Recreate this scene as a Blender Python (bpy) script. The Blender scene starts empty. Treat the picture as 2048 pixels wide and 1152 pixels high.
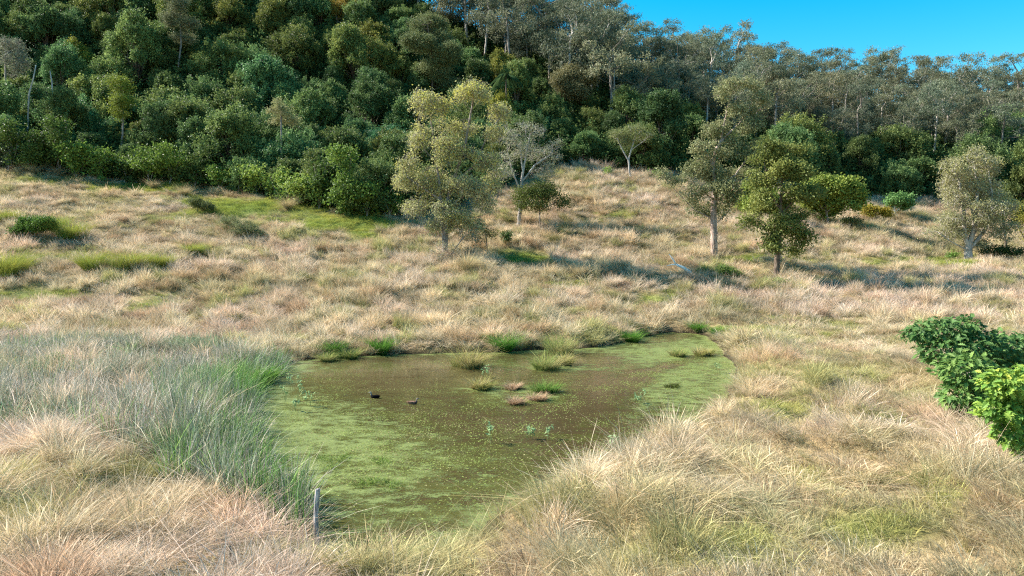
import bpy, math, random
import numpy as np
from mathutils import Vector, Euler

R = math.radians
S = bpy.context.scene
COL = S.collection
rng = np.random.default_rng(7)
random.seed(7)

# ---------------------------------------------------------------- camera, world, sun, exposure
H, TH, F = 7.0, R(3.8), 1384.0           # height above the pond, pitch down, focal length in photo pixels
cam_d = bpy.data.cameras.new('camera')
cam_d.sensor_width = 36; cam_d.lens = 36 * F / 2048
cam_d.clip_start = 0.1; cam_d.clip_end = 4000
cam = bpy.data.objects.new('camera', cam_d); COL.objects.link(cam)
cam.location = (0, 0, H); cam.rotation_euler = (R(90) - TH, 0, 0)
S.camera = cam

SUN_EL = R(38)
sdx, sdy = -0.95, 0.28
n_ = math.hypot(sdx, sdy); sdx /= n_; sdy /= n_
sun_dir = Vector((sdx * math.cos(SUN_EL), sdy * math.cos(SUN_EL), math.sin(SUN_EL)))
sl = bpy.data.lights.new('sun', 'SUN'); sl.energy = 5.0; sl.angle = R(0.5); sl.color = (1.0, 0.93, 0.84)
so = bpy.data.objects.new('sun', sl); COL.objects.link(so)
so.rotation_euler = sun_dir.to_track_quat('Z', 'Y').to_euler(); so.location = (-60, 0, 80)
w = bpy.data.worlds.new('World'); S.world = w; w.use_nodes = True
nt = w.node_tree; nt.nodes.clear()
sky = nt.nodes.new('ShaderNodeTexSky'); sky.sky_type = 'NISHITA'; sky.sun_disc = False
sky.sun_elevation = SUN_EL; sky.sun_rotation = math.atan2(sdx, sdy)
sky.altitude = 50; sky.air_density = 1.0; sky.dust_density = 0.5; sky.ozone_density = 1.6
hs = nt.nodes.new('ShaderNodeHueSaturation'); hs.inputs['Hue'].default_value = 0.476; hs.inputs['Saturation'].default_value = 1.62
bg = nt.nodes.new('ShaderNodeBackground'); bg.inputs['Strength'].default_value = 0.09
wo = nt.nodes.new('ShaderNodeOutputWorld')
nt.links.new(sky.outputs[0], hs.inputs['Color']); nt.links.new(hs.outputs[0], bg.inputs[0]); nt.links.new(bg.outputs[0], wo.inputs[0])
S.view_settings.view_transform = 'Standard'; S.view_settings.look = 'None'
S.view_settings.exposure = 1.5; S.view_settings.gamma = 1
try:
    S.cycles.max_bounces = 6; S.cycles.diffuse_bounces = 3; S.cycles.glossy_bounces = 2
    S.cycles.transparent_max_bounces = 6; S.cycles.caustics_reflective = False; S.cycles.caustics_refractive = False
    S.cycles.use_denoising = False; S.cycles.filter_width = 1.2
except Exception:
    pass

# ---------------------------------------------------------------- projection helpers (photo pixels <-> places on the land)
cT, sT = math.cos(TH), math.sin(TH)
def slope(py):
    v = (576 - np.asarray(py, float)) / F
    return (-sT + v * cT) / (cT + v * sT)
def world(px, py, Y):
    v = (576 - py) / F; u = (px - 1024) / F
    k = Y / (cT + v * sT)
    return np.array([u * k, Y, H + (-sT + v * cT) * k])
def project(x, y, z):
    y = np.maximum(y, 0.5); zz = z - H
    f = y * cT - zz * sT; u = x / f; v = (y * sT + zz * cT) / f
    return 1024 + u * F, 576 - v * F
def vn(x, y, s, seed=0):
    r = np.random.RandomState(seed).rand(256, 256)
    x = np.asarray(x, float) / s; y = np.asarray(y, float) / s
    ix = np.floor(x).astype(int); iy = np.floor(y).astype(int); fx = x - ix; fy = y - iy
    fx = fx * fx * (3 - 2 * fx); fy = fy * fy * (3 - 2 * fy)
    a = r[ix % 256, iy % 256]; b = r[(ix + 1) % 256, iy % 256]; c = r[ix % 256, (iy + 1) % 256]; d = r[(ix + 1) % 256, (iy + 1) % 256]
    return (a * (1 - fx) + b * fx) * (1 - fy) + (c * (1 - fx) + d * fx) * fy
def cells(x, y, s, seed):
    """distance to the nearest random centre (0..~1) and that centre's random numbers"""
    r = np.random.RandomState(seed).rand(128, 128, 5); X = np.asarray(x, float) / s; Y_ = np.asarray(y, float) / s; ix = np.floor(X).astype(int); iy = np.floor(Y_).astype(int)
    best = np.full(X.shape, 9.); rid = np.zeros(X.shape + (5,))
    for dx in (-1, 0, 1):
        for dy in (-1, 0, 1):
            q = r[(ix + dx) % 128, (iy + dy) % 128]; d = np.hypot(ix + dx + q[..., 0] - X, iy + dy + q[..., 1] - Y_) / (.55 + .7 * q[..., 2])
            m = d < best; best = np.where(m, d, best); rid[m] = q[m]
    return best, rid
def sstep(a, b, x):
    t = np.clip((x - a) / (b - a), 0, 1); return t * t * (3 - 2 * t)

# ---------------------------------------------------------------- terrain height
PXC = np.array([-500, -150, 0, 300, 600, 800, 1000, 1150, 1300, 1500, 1700, 1900, 2048, 2500.])
near = {  # metres above the pond
    3:  [1.5] * 14,
    12: [1.2, 1.2, 1.1, .9, .6, .45, .5, .9, 1.2, 1.2, 1.2, 1.3, 1.3, 1.4],
    17: [1.0, .95, .8, .5, .3, .2, .3, .7, 1.1, 1.1, 1.1, 1.15, 1.2, 1.3],
    24: [.6, .5, .4, .3, .2, .3, .5, .6, .8, 1., 1., 1., 1., 1.],
    36: [.5, .4, .3, .25, .3, .4, .6, .6, .6, .6, .8, .8, .8, .9],
    48: [.7, .6, .5, .4, .5, .6, .7, .7, .7, .7, .7, .7, .7, .8],
    54: [1.1, 1.0, .9, .9, 1.1, 1.2, 1.2, 1.1, .8, .7, .7, .7, .7, .8],
    61: [2.0, 2.0, 1.9, 1.9, 2.2, 2.3, 2.2, 2.0, 1.6, 1.5, 1.4, 1.2, 1.2, 1.3]}
farpy = {
    80:  [475, 478, 480, 490, 500, 506, 506, 510, 516, 528, 540, 546, 546, 546],
    95:  [398, 402, 405, 420, 418, 425, 430, 430, 440, 452, 480, 512, 514, 514],
    110: [345, 348, 350, 366, 385, 400, 388, 376, 386, 412, 450, 472, 482, 482],
    125: [305, 308, 310, 322, 342, 350, 345, 338, 348, 374, 415, 432, 450, 452],
    136: [275, 278, 280, 290, 305, 312, 312, 310, 318, 345, 390, 406, 422, 425]}
ridgepy = [-140, -120, -100, -90, -20, 20, 75, 115, 172, 212, 236, 250, 260, 272]
ridgeY = [205, 205, 205, 205, 203, 200, 200, 200, 203, 208, 214, 218, 220, 225]
YG = np.arange(3, 640, 1.0)
tab = []
for i in range(len(PXC)):
    ys = sorted(near); zs = [near[k][i] for k in ys]
    for k in sorted(farpy):
        ys.append(k); zs.append(H + k * float(slope(farpy[k][i])))
    rz = H + ridgeY[i] * float(slope(ridgepy[i]))
    ys.append(ridgeY[i]); zs.append(rz)
    ys += [ridgeY[i] + 12, ridgeY[i] + 60, 400, 640]; zs += [rz - 1, rz - 20, rz - 50, rz - 60]
    z = np.interp(YG, ys, zs)
    k = 7; pad = np.pad(z, k // 2, mode='edge'); zsn = np.convolve(pad, np.ones(k) / k, 'valid')
    tab.append(zsn)
tab = np.array(tab)
def base_z(x, y):
    yy = np.clip(y, 3, 639); ye = np.maximum(yy, 8)
    p = np.clip(1024 + x / ye * F, PXC[0], PXC[-1])
    i = np.clip(np.searchsorted(PXC, p) - 1, 0, len(PXC) - 2)
    t = (p - PXC[i]) / (PXC[i + 1] - PXC[i]); t = t * t * (3 - 2 * t)
    j = np.clip(np.floor(yy - 3).astype(int), 0, len(YG) - 2); f = yy - 3 - j
    a = tab[i, j] * (1 - f) + tab[i, j + 1] * f; b = tab[i + 1, j] * (1 - f) + tab[i + 1, j + 1] * f
    return a * (1 - t) + b * t

pond_px = [(680, 1130), (800, 1128), (900, 1100), (1000, 1040), (1080, 1000), (1200, 948), (1330, 890), (1425, 840), (1470, 790), (1475, 745), (1452, 708),
           (1425, 678), (1385, 665), (1320, 665), (1268, 680), (1200, 695), (1100, 699), (1000, 704), (900, 706), (800, 710), (700, 713), (640, 716), (570, 728), (515, 752),
           (490, 805), (470, 860), (480, 930), (520, 1000), (590, 1070)]
def water_hit(px, py):
    Y = -H / float(slope(py)); p = world(px, py, Y); return p[:2]
pond = np.array([water_hit(*p) for p in pond_px])
def smooth_poly(P, n=3):
    for _ in range(n):
        Q = np.roll(P, -1, 0); P = np.stack([P * .75 + Q * .25, P * .25 + Q * .75], 1).reshape(-1, 2)
    return P
pond = smooth_poly(pond, 2)
pond = pond + (np.stack([vn(pond[:, 0], pond[:, 1], 1.3, 3), vn(pond[:, 0], pond[:, 1], 1.3, 4)], 1) - .5) * .7
def sdist(x, y):
    x = np.asarray(x, float); y = np.asarray(y, float); sh = x.shape; x = x.ravel(); y = y.ravel()
    out = np.full(x.shape, 1e3)
    m = (x > -22) & (x < 30) & (y > 6) & (y < 64)
    X = x[m]; Yy = y[m]; d = np.full(X.shape, 1e9); ins = np.zeros(X.shape, bool)
    for a, b in zip(pond, np.roll(pond, -1, 0)):
        e = b - a; t = np.clip(((X - a[0]) * e[0] + (Yy - a[1]) * e[1]) / (e @ e), 0, 1)
        d = np.minimum(d, np.hypot(X - a[0] - t * e[0], Yy - a[1] - t * e[1]))
        c = ((a[1] > Yy) != (b[1] > Yy)) & (X < (b[0] - a[0]) * (Yy - a[1]) / (b[1] - a[1] + 1e-12) + a[0]); ins ^= c
    out[m] = np.where(ins, -d, d)
    return out.reshape(sh)
def ground(x, y):
    x = np.asarray(x, float); y = np.asarray(y, float)
    z = base_z(x, y)
    bump = (vn(x, y, 2.2, 11) - .5) * .5 + (vn(x, y, 6.5, 12) - .5) * .8 + (vn(x, y, 1.1, 13) - .5) * .25
    bump = bump * (.45 + .55 * sstep(45, 70, y)) + (vn(x, y, 17, 15) - .5) * 3 * sstep(130, 170, y)
    md, mr = cells(x + vn(x, y, 1.7, 5) * 1.2, y + vn(x, y, 1.7, 6) * 1.2, 1.6, 68); bump = bump + .3 * np.exp(-(md / .5) ** 2) * (.3 + mr[..., 3]) * sstep(12, 22, y) * sstep(150, 120, y)
    z = z + bump
    d = sdist(x, y)
    zb = np.maximum(z, .12)
    zl = np.where(d < 0, -.7 * sstep(0, 3, -d) - .02, zb * sstep(-.1, 1.5, d) + .02)
    return np.where(d < 30, np.where(d < 1.6, zl, zb), z)
def hit(px, py):
    Y = np.arange(11, 235, .1); s = float(slope(py))
    v = (576 - py) / F; x = (px - 1024) / F * Y / (cT + v * sT)
    z = H + s * Y; g = ground(x, Y)
    k = np.argmax(g >= z) if (g >= z).any() else len(Y) - 1
    return np.array([x[k], Y[k], g[k]])
def on_ground(px, Y):
    x = (px - 1024) / F * Y; return np.array([x, Y, float(ground(x, Y))])
EPX = [-500, -200, 0, 300, 400, 480, 600, 700, 800, 900, 1000, 1100, 1150, 1300, 1500, 1700, 1850, 2048, 2500]
EY = [110, 111, 111, 110, 108, 106, 98, 94, 93, 98, 112, 124, 127, 125, 128, 134, 136, 131, 126]
def edgeY(x, y):
    return np.interp(1024 + x / np.maximum(y, 8) * F, EPX, EY)

# ---------------------------------------------------------------- materials
def mat(name):
    m = bpy.data.materials.new(name); m.use_nodes = True; m.node_tree.nodes.clear()
    return m, m.node_tree.nodes, m.node_tree.links
def foliage_mat(name, rough=.5, spec=.3, transl=.3, attr='col', inst=False, objcol=False):
    m, N, L = mat(name)
    a = N.new('ShaderNodeAttribute'); a.attribute_name = attr
    c = a.outputs['Color']
    if inst or objcol:
        if inst:
            b = N.new('ShaderNodeAttribute'); b.attribute_type = 'INSTANCER'; b.attribute_name = 'tint'; bc = b.outputs['Color']
        else:
            b = N.new('ShaderNodeObjectInfo'); bc = b.outputs['Color']
        mx = N.new('ShaderNodeMix'); mx.data_type = 'RGBA'; mx.blend_type = 'MULTIPLY'; mx.inputs[0].default_value = 1
        L.new(c, mx.inputs[6]); L.new(bc, mx.inputs[7]); c = mx.outputs[2]
    if spec > 0:
        p = N.new('ShaderNodeBsdfPrincipled'); p.inputs['Roughness'].default_value = rough; p.inputs['Specular IOR Level'].default_value = spec
        L.new(c, p.inputs['Base Color'])
    else:
        p = N.new('ShaderNodeBsdfDiffuse'); L.new(c, p.inputs['Color'])
    t = N.new('ShaderNodeBsdfTranslucent'); L.new(c, t.inputs['Color'])
    ms = N.new('ShaderNodeMixShader'); ms.inputs[0].default_value = transl
    L.new(p.outputs[0], ms.inputs[1]); L.new(t.outputs[0], ms.inputs[2])
    o = N.new('ShaderNodeOutputMaterial'); L.new(ms.outputs[0], o.inputs[0])
    return m
def bark_mat(name, c1, c2, scale=6, stretch=.25):
    m, N, L = mat(name)
    tc = N.new('ShaderNodeTexCoord'); mp = N.new('ShaderNodeMapping'); mp.inputs['Scale'].default_value = (1, 1, stretch)
    L.new(tc.outputs['Object'], mp.inputs[0])
    n = N.new('ShaderNodeTexNoise'); n.inputs['Scale'].default_value = scale; n.inputs['Detail'].default_value = 6
    L.new(mp.outputs[0], n.inputs['Vector'])
    r = N.new('ShaderNodeValToRGB'); r.color_ramp.elements[0].position = .35; r.color_ramp.elements[1].position = .65
    r.color_ramp.elements[0].color = (*c1, 1); r.color_ramp.elements[1].color = (*c2, 1)
    L.new(n.outputs['Fac'], r.inputs[0])
    b = N.new('ShaderNodeBump'); b.inputs['Strength'].default_value = .6; b.inputs['Distance'].default_value = .05; L.new(n.outputs['Fac'], b.inputs['Height'])
    p = N.new('ShaderNodeBsdfPrincipled'); p.inputs['Roughness'].default_value = .85; p.inputs['Specular IOR Level'].default_value = .15
    L.new(r.outputs[0], p.inputs['Base Color']); L.new(b.outputs[0], p.inputs['Normal'])
    o = N.new('ShaderNodeOutputMaterial'); L.new(p.outputs[0], o.inputs[0])
    return m
M_leaf = foliage_mat('leaf', .55, .2, .32, objcol=True)
M_bigleaf = foliage_mat('broad_leaf', .55, .22, .35)
M_grass = foliage_mat('grass_blade', .6, 0, .33, inst=True)
M_clump = foliage_mat('clump_blade', .6, 0, .33)
B_grey = bark_mat('grey_bark', (.12, .10, .08), (.34, .30, .26))
B_pale = bark_mat('pale_bark', (.26, .23, .20), (.52, .48, .43), 3)
B_brown = bark_mat('brown_bark', (.06, .045, .035), (.20, .15, .11))
B_white = bark_mat('bleached_wood', (.62, .58, .52), (.85, .82, .76), 8)
B_pink = bark_mat('flaking_bark', (.22, .15, .12), (.50, .40, .33), 7)

# ---------------------------------------------------------------- mesh helpers
def mkmesh(name, V, faces, col=None, mats=(), smooth=False):
    """V (n,3); faces: list of int arrays (m,k); col (n,3)"""
    me = bpy.data.meshes.new(name)
    V = np.asarray(V, np.float32); me.vertices.add(len(V)); me.vertices.foreach_set('co', V.ravel())
    faces = [np.asarray(f, np.int32) for f in faces if len(f)]
    if faces:
        li = np.concatenate([f.ravel() for f in faces]); tot = np.concatenate([np.full(len(f), f.shape[1], np.int32) for f in faces])
        st = np.concatenate([[0], np.cumsum(tot)[:-1]]).astype(np.int32)
        me.loops.add(len(li)); me.loops.foreach_set('vertex_index', li)
        me.polygons.add(len(tot)); me.polygons.foreach_set('loop_start', st); me.polygons.foreach_set('loop_total', tot)
        me.polygons.foreach_set('use_smooth', np.full(len(tot), smooth, bool))
    me.update(calc_edges=True)
    if col is not None:
        a = me.attributes.new('col', 'FLOAT_COLOR', 'POINT')
        c = np.ones((len(V), 4), np.float32); c[:, :3] = col; a.data.foreach_set('color', c.ravel())
    for m in mats: me.materials.append(m)
    return me
class Geo:
    def __init__(s): s.V = []; s.F = []; s.C = []; s.n = 0
    def add(s, V, F, C):
        V = np.asarray(V, float).reshape(-1, 3); C = np.broadcast_to(np.asarray(C, float), (len(V), 3))
        for f in (F if isinstance(F, list) else [F]): s.F.append(np.asarray(f, int) + s.n)
        s.V.append(V); s.C.append(C); s.n += len(V)
    def mesh(s, name, m, smooth=False):
        if not s.V: return mkmesh(name, np.zeros((0, 3)), [], None, [m])
        by = {}
        for f in s.F:
            if len(f): by.setdefault(f.shape[1], []).append(f)
        return mkmesh(name, np.concatenate(s.V), [np.concatenate(v) for v in by.values()], np.concatenate(s.C), [m], smooth)
def link(name, me, parent=None, loc=None):
    o = bpy.data.objects.new(name, me); COL.objects.link(o)
    if parent: o.parent = parent
    if loc is not None: o.location = loc
    return o
def tag(o, label=None, cat=None, group=None, kind=None):
    if label: o['label'] = label
    if cat: o['category'] = cat
    if group: o['group'] = group
    if kind: o['kind'] = kind
    return o
def unit(a): return a / np.maximum(np.linalg.norm(a, axis=-1, keepdims=True), 1e-9)
def tubes(P0, P1, r0, r1, sides, col=(1, 1, 1)):
    """separate frusta between point pairs"""
    n = len(P0); d = unit(P1 - P0); ref = np.where(np.abs(d[:, 2:3]) > .9, [[1., 0, 0]], [[0, 0, 1.]])
    a = unit(np.cross(d, ref)); b = np.cross(d, a)
    th = np.arange(sides) * 2 * math.pi / sides; ring = np.cos(th)[None, :, None] * a[:, None] + np.sin(th)[None, :, None] * b[:, None]
    V = np.concatenate([P0[:, None] + ring * r0[:, None, None], P1[:, None] + ring * r1[:, None, None]], 1)
    k = np.arange(sides); q = np.stack([k, (k + 1) % sides, (k + 1) % sides + sides, k + sides], 1)
    Fc = (q[None] + (np.arange(n) * 2 * sides)[:, None, None]).reshape(-1, 4)
    return V.reshape(-1, 3), Fc
def path_tube(P, r, sides=7):
    P = np.asarray(P, float); r = np.asarray(r, float); n = len(P)
    d = unit(np.gradient(P, axis=0)); ref = np.where(np.abs(d[:, 2:3]) > .95, [[1., 0, 0]], [[0, 0, 1.]])
    a = unit(np.cross(d, ref))
    for i in range(1, n):
        if a[i] @ a[i - 1] < 0: a[i] = -a[i]
    b = np.cross(d, a); th = np.arange(sides) * 2 * math.pi / sides
    V = P[:, None] + (np.cos(th)[None, :, None] * a[:, None] + np.sin(th)[None, :, None] * b[:, None]) * r[:, None, None]
    V = V.reshape(-1, 3); k = np.arange(sides); F_ = []
    for i in range(n - 1):
        F_.append(np.stack([k + i * sides, (k + 1) % sides + i * sides, (k + 1) % sides + (i + 1) * sides, k + (i + 1) * sides], 1))
    V = np.concatenate([V, P[:1], P[-1:]]); tri = np.concatenate([np.stack([(k + 1) % sides, k, np.full(sides, n * sides)], 1),
        np.stack([k + (n - 1) * sides, (k + 1) % sides + (n - 1) * sides, np.full(sides, n * sides + 1)], 1)])
    return V, [np.concatenate(F_), tri]
def leaves(G, pos, size, width, col, rg, up=.5, down=0., out=None, fold=.15):
    """leaf = folded rhombus: base, side, tip, side"""
    n = len(pos); d = rg.normal(size=(n, 3)); d[:, 2] += up * 0 - down
    if out is not None: d += out
    d = unit(d)
    nr = rg.normal(size=(n, 3)); nr[:, 2] += up * 2; s = unit(np.cross(d, nr)); nn = np.cross(s, d)
    L_ = size * rg.uniform(.65, 1.25, n)[:, None]; W = L_ * width
    V = np.stack([pos - d * L_ * .5, pos + s * W * .5 + nn * L_ * fold, pos + d * L_ * .5, pos - s * W * .5 + nn * L_ * fold], 1)
    G.add(V.reshape(-1, 3), np.arange(4 * n).reshape(n, 4), np.repeat(col, 4, 0))

# ---------------------------------------------------------------- space colonisation trees
def colonise(attr, chains, D, di, dk, maxit=90, jit=.12, rg=None, up=0.0):
    pos = []; par = []
    for ch in chains:
        ch = np.asarray(ch, float); pts = [ch[0]]
        for a, b in zip(ch[:-1], ch[1:]):
            m = max(1, int(np.linalg.norm(b - a) / D)); pts += [a + (b - a) * (k + 1) / m for k in range(m)]
        if not pos: pos.append(pts[0]); par.append(-1); last = 0
        else: last = int(np.argmin(np.linalg.norm(np.array(pos) - pts[0], axis=1)))
        for q in pts[1:]:
            pos.append(q + rg.normal(size=3) * jit * D * .35); par.append(last); last = len(pos) - 1
    A = attr.copy(); P = np.array(pos)
    D2 = np.linalg.norm(A[:, None] - P[None], axis=2); near_i = D2.argmin(1); near_d = D2.min(1)
    alive = near_d > dk
    for it in range(maxit):
        act = alive & (near_d < di)
        if not act.any():
            if not alive.any(): break
            j = np.where(alive)[0]; j = j[np.argmin(near_d[j])]; act = np.zeros(len(A), bool); act[j] = True
        idx = near_i[act]; dirs = unit(A[act] - P[idx])
        u, inv = np.unique(idx, return_inverse=True)
        acc = np.zeros((len(u), 3)); np.add.at(acc, inv, dirs)
        acc = unit(acc) + rg.normal(size=acc.shape) * jit; acc[:, 2] += up
        new = P[u] + unit(acc) * D
        k0 = len(P); P = np.concatenate([P, new]); par += list(u)
        dn = np.linalg.norm(A[:, None] - new[None], axis=2); m = dn.min(1); am = dn.argmin(1)
        b = m < near_d; near_d[b] = m[b]; near_i[b] = am[b] + k0
        alive &= near_d > dk
        if len(P) > 6000: break
    return P, np.array(par)
def radii(P, par, Rt, rtip, e=2.4):
    r = np.zeros(len(P)); ch = np.zeros(len(P), int)
    for i in range(len(P) - 1, -1, -1):
        if ch[i] == 0: r[i] = rtip ** e
        if par[i] >= 0: r[par[i]] += r[i]; ch[par[i]] += 1
    r = r ** (1 / e)
    k = math.log(Rt / rtip) / math.log(r[0] / rtip) if r[0] > rtip else 1
    return rtip * (r / rtip) ** k, ch
def ell(c, r, n, rg, shell=.35):
    d = unit(rg.normal(size=(n, 3))); q = rg.uniform(shell, 1, n) ** .6
    return np.asarray(c) + d * q[:, None] * np.asarray(r)
def build_tree(name, attr, chains, Rt, bark, pal, rg, D=.5, di=4, dk=.6, rtip=.012, leaf=.16, lw=.5, nleaf=14, spread=.35,
               thr=.03, droop=0., twigs=0, twig_len=.6, twig_droop=0., leafmat=None, tipcol=None, up=0., nocol=0.0, squash=.7, sides=6, leafup=.5, tips=2):
    P, par = colonise(attr, chains, D, di, dk, rg=rg, up=up)
    r, ch = radii(P, par, Rt, rtip)
    td = np.zeros(len(P), int)
    for k in range(len(P) - 1, 0, -1): td[par[k]] = max(td[par[k]], td[k] + 1)
    r = np.minimum(r, rtip * (1 + .9 * td))
    G = Geo(); i = np.where(par >= 0)[0]
    big = r[i] > .035
    for sel, sd in ((i[big], sides), (i[~big], 3)):
        if len(sel):
            V, Fc = tubes(P[par[sel]], P[sel] , np.minimum(r[par[sel]], r[sel] * 1.25), r[sel], sd); G.add(V, Fc, (1, 1, 1))
    # root flare
    V, Fc = tubes(P[0:1] - [0, 0, .4], P[0:1] + [0, 0, .35], np.array([Rt * 1.7]), np.array([Rt * 1.02]), 8); G.add(V, Fc, (1, 1, 1))
    thin = np.where((td <= tips) & (par >= 0))[0]
    if len(thin): thin = thin[np.unique(np.round(P[thin] / (D * .45)).astype(int), axis=0, return_index=True)[1]]
    zmin, zmax = P[:, 2].min(), P[:, 2].max()
    if twigs and len(thin):
        b = np.repeat(thin, twigs); d = rg.normal(size=(len(b), 3)); d[:, 2] += .3 - twig_droop * 2; d = unit(d) * (twig_len * rg.uniform(.5, 1.4, len(b)))[:, None]
        mid = P[b] + d * .5 + rg.normal(size=d.shape) * .06; end = P[b] + d; end[:, 2] -= twig_droop * twig_len
        V, Fc = tubes(P[b], mid, np.full(len(b), rtip), np.full(len(b), rtip * .8), 3); G.add(V, Fc, (1, 1, 1))
        V, Fc = tubes(mid, end, np.full(len(b), rtip * .8), np.full(len(b), rtip * .4), 3); G.add(V, Fc, (1, 1, 1))
    trunk = G.mesh(name + '_trunk', bark, True)
    LG = Geo()
    if nleaf and len(thin):
        keep = thin[rg.uniform(size=len(thin)) >= nocol]
        b = np.repeat(keep, nleaf)
        off = rg.normal(size=(len(b), 3)) * spread; off[:, 2] *= squash
        if droop: off[:, 2] -= np.abs(rg.normal(size=len(b))) * droop
        pos = P[b] + off
        clump = vn(P[:, 0] + 31, P[:, 2] * 1.1 + P[:, 1] * .7 + 17, 1.3, 5)[b]
        hgt = (P[b, 2] - zmin) / (zmax - zmin + 1e-6)
        pal = np.asarray(pal, float); k = rg.random(len(b)) * .45 + clump * .55
        k = np.clip(k, 0, .999) * (len(pal) - 1); k0 = k.astype(int)[:, None]; f = (k - k0[:, 0])[:, None]
        col = pal[k0[:, 0]] * (1 - f) + pal[np.minimum(k0[:, 0] + 1, len(pal) - 1)] * f
        if tipcol is not None:
            t = (np.clip((hgt - .35) * 1.2, 0, 1) * (rg.random(len(b)) < .55) * (ch[b] == 0))[:, None]; col = col * (1 - t) + np.asarray(tipcol) * t
        col = col * rg.uniform(.8, 1.2, len(b))[:, None]
        leaves(LG, pos, leaf, lw, col, rg, up=leafup, down=.6 if droop else 0)
    crown = LG.mesh(name + '_crown', leafmat or M_leaf)
    return trunk, crown
def place(name, label, cat, base, trunk, crown, group=None, tname='trunk', cname='crown', color=(1, 1, 1)):
    e = bpy.data.objects.new(name, None); COL.objects.link(e); e.location = base; e.empty_display_size = .5
    tag(e, label, cat, group)
    t = link(tname, trunk, e); c = link(cname, crown, e); c.color = (*color, 1)
    return e
def featured(name, label, cat, bpx, Y, blobs, limbs, Rt, bark, pal, seed, dens=1.0, base=None, group=None, color=(1, 1, 1), cname='crown', tname='trunk', depth=1.0, **kw):
    rg = np.random.default_rng(seed)
    b = on_ground(bpx, Y) if base is None else base
    s = Y / F; A = []
    for k, q in enumerate(blobs):
        px, py, rx, ry = q[:4]; dy = q[4] if len(q) > 4 else rg.uniform(-.5, .5) * rx * s * 1.3
        c = world(px, py, Y) + [0, dy * depth, 0]; rr = np.array([rx, (rx + ry) * .5 * depth, ry]) * s
        n = int(max(12, dens * 7 * (rr[0] * rr[1] + rr[0] * rr[2]) / .5)); n = int(n * 1.7); m_ = max(4, min(13, int(n / 20)))
        for j in range(m_):
            dj = unit(rg.normal(size=3)) * rg.uniform(.35, .72); A.append(ell(c - b + dj * rr, rr * rg.uniform(.34, .56), max(5, n // m_), rg, .1))
    A = np.concatenate(A)
    chains = []
    for L_ in limbs:
        pts = []
        for q in L_:
            p = world(q[0], q[1], Y) - b
            if len(q) > 2: p[1] += q[2]
            pts.append(p)
        chains.append(pts)
    chains[0][0] = np.array([0, 0, 0.])
    kw['nleaf'] = int(kw.get('nleaf', 14) * (5 if kw.get('leaf', .16) > .15 else 2.4)); kw['spread'] = kw.get('spread', .35) * 1.15; kw['twigs'] = kw.get('twigs', 0)
    t, c = build_tree(name, A, chains, Rt, bark, pal, rg, **kw)
    return place(name, label, cat, b, t, c, group, tname, cname, color)

# ================================================================ THE SETTING
def axis(vals):
    out = [vals[0][0]]
    for (a, b, st) in vals:
        n = max(1, int(round((b - a) / st))); out += list(a + (b - a) * (np.arange(n) + 1) / n)
    return np.array(out)
ax = axis([(-900, -260, 60), (-260, -90, 5), (-90, -24, 1.3), (-24, 28, .4), (28, 95, 1.3), (95, 260, 5), (260, 900, 60)])
ay = axis([(-120, 0, 20), (0, 9, 1.5), (9, 56, .4), (56, 140, .9), (140, 240, 3), (240, 640, 16)])
GX, GY = np.meshgrid(ax, ay); GZ = ground(GX, GY)
nx, ny = len(ax), len(ay)
idx = np.arange(nx * ny).reshape(ny, nx)
FQ = np.stack([idx[:-1, :-1], idx[:-1, 1:], idx[1:, 1:], idx[1:, :-1]], -1).reshape(-1, 4)
gx, gy, gz = GX.ravel(), GY.ravel(), GZ.ravel()
gpx, gpy = project(gx, gy, gz)
def gauss(px, py, c): return np.exp(-(((px - c[0]) / c[2]) ** 2 + ((py - c[1]) / c[3]) ** 2))
GREEN = [(330, 376, 150, 18, 1.5), (540, 410, 180, 24, 1.4), (700, 442, 130, 22, 1.5), (760, 470, 70, 20, .6), (1040, 515, 60, 14, .8), (1160, 560, 90, 20, .9), (1330, 600, 90, 18, .7),
         (1500, 520, 60, 12, .8), (1700, 525, 200, 9, .6), (1850, 522, 120, 12, .9), (1500, 655, 110, 20, .9), (1700, 665, 160, 22, .6), (330, 605, 70, 25, .8), (100, 590, 120, 14, .6),
         (140, 360, 110, 14, .7), (100, 520, 100, 14, .5), (620, 470, 60, 16, .5), (1240, 390, 60, 16, .35), (1230, 430, 60, 14, .4), (1500, 1100, 120, 60, .6), (1250, 1120, 120, 40, .6),
         (1620, 960, 60, 40, .6), (1750, 1060, 120, 50, .7), (1560, 820, 60, 40, .5), (1800, 870, 70, 30, .6), (1680, 760, 60, 30, .4), (1500, 700, 30, 20, .5), (2000, 660, 60, 15, .5),
         (1100, 1070, 90, 40, .6), (1900, 990, 50, 25, .5), (320, 435, 120, 10, .5), (480, 520, 160, 12, .3), (1420, 570, 60, 14, .5)]
def green_w(px, py, x, y):
    g = np.zeros_like(px)
    for c in GREEN: g = np.maximum(g, c[4] * gauss(px, py, c))
    n1, n2 = vn(x, y, 3.1, 21), vn(x, y, 1.1, 22)
    return np.clip(g * (.35 + 1.1 * n1 + .3 * n2) + (n1 * .6 + n2 * .4 - .62) * 1.2, 0, 1)
gw = green_w(gpx, gpy, gx, gy)
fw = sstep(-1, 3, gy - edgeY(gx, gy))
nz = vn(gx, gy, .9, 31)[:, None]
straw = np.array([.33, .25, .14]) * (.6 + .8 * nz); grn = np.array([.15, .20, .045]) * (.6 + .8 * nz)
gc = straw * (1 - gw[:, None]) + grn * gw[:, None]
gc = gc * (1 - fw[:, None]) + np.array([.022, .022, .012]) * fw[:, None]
gd = sdist(gx, gy); mud = sstep(.8, 0, gd)[:, None]; gc = gc * (1 - mud) + np.array([.035, .028, .018]) * mud
m, N, L = mat('soil_and_sward')
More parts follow.
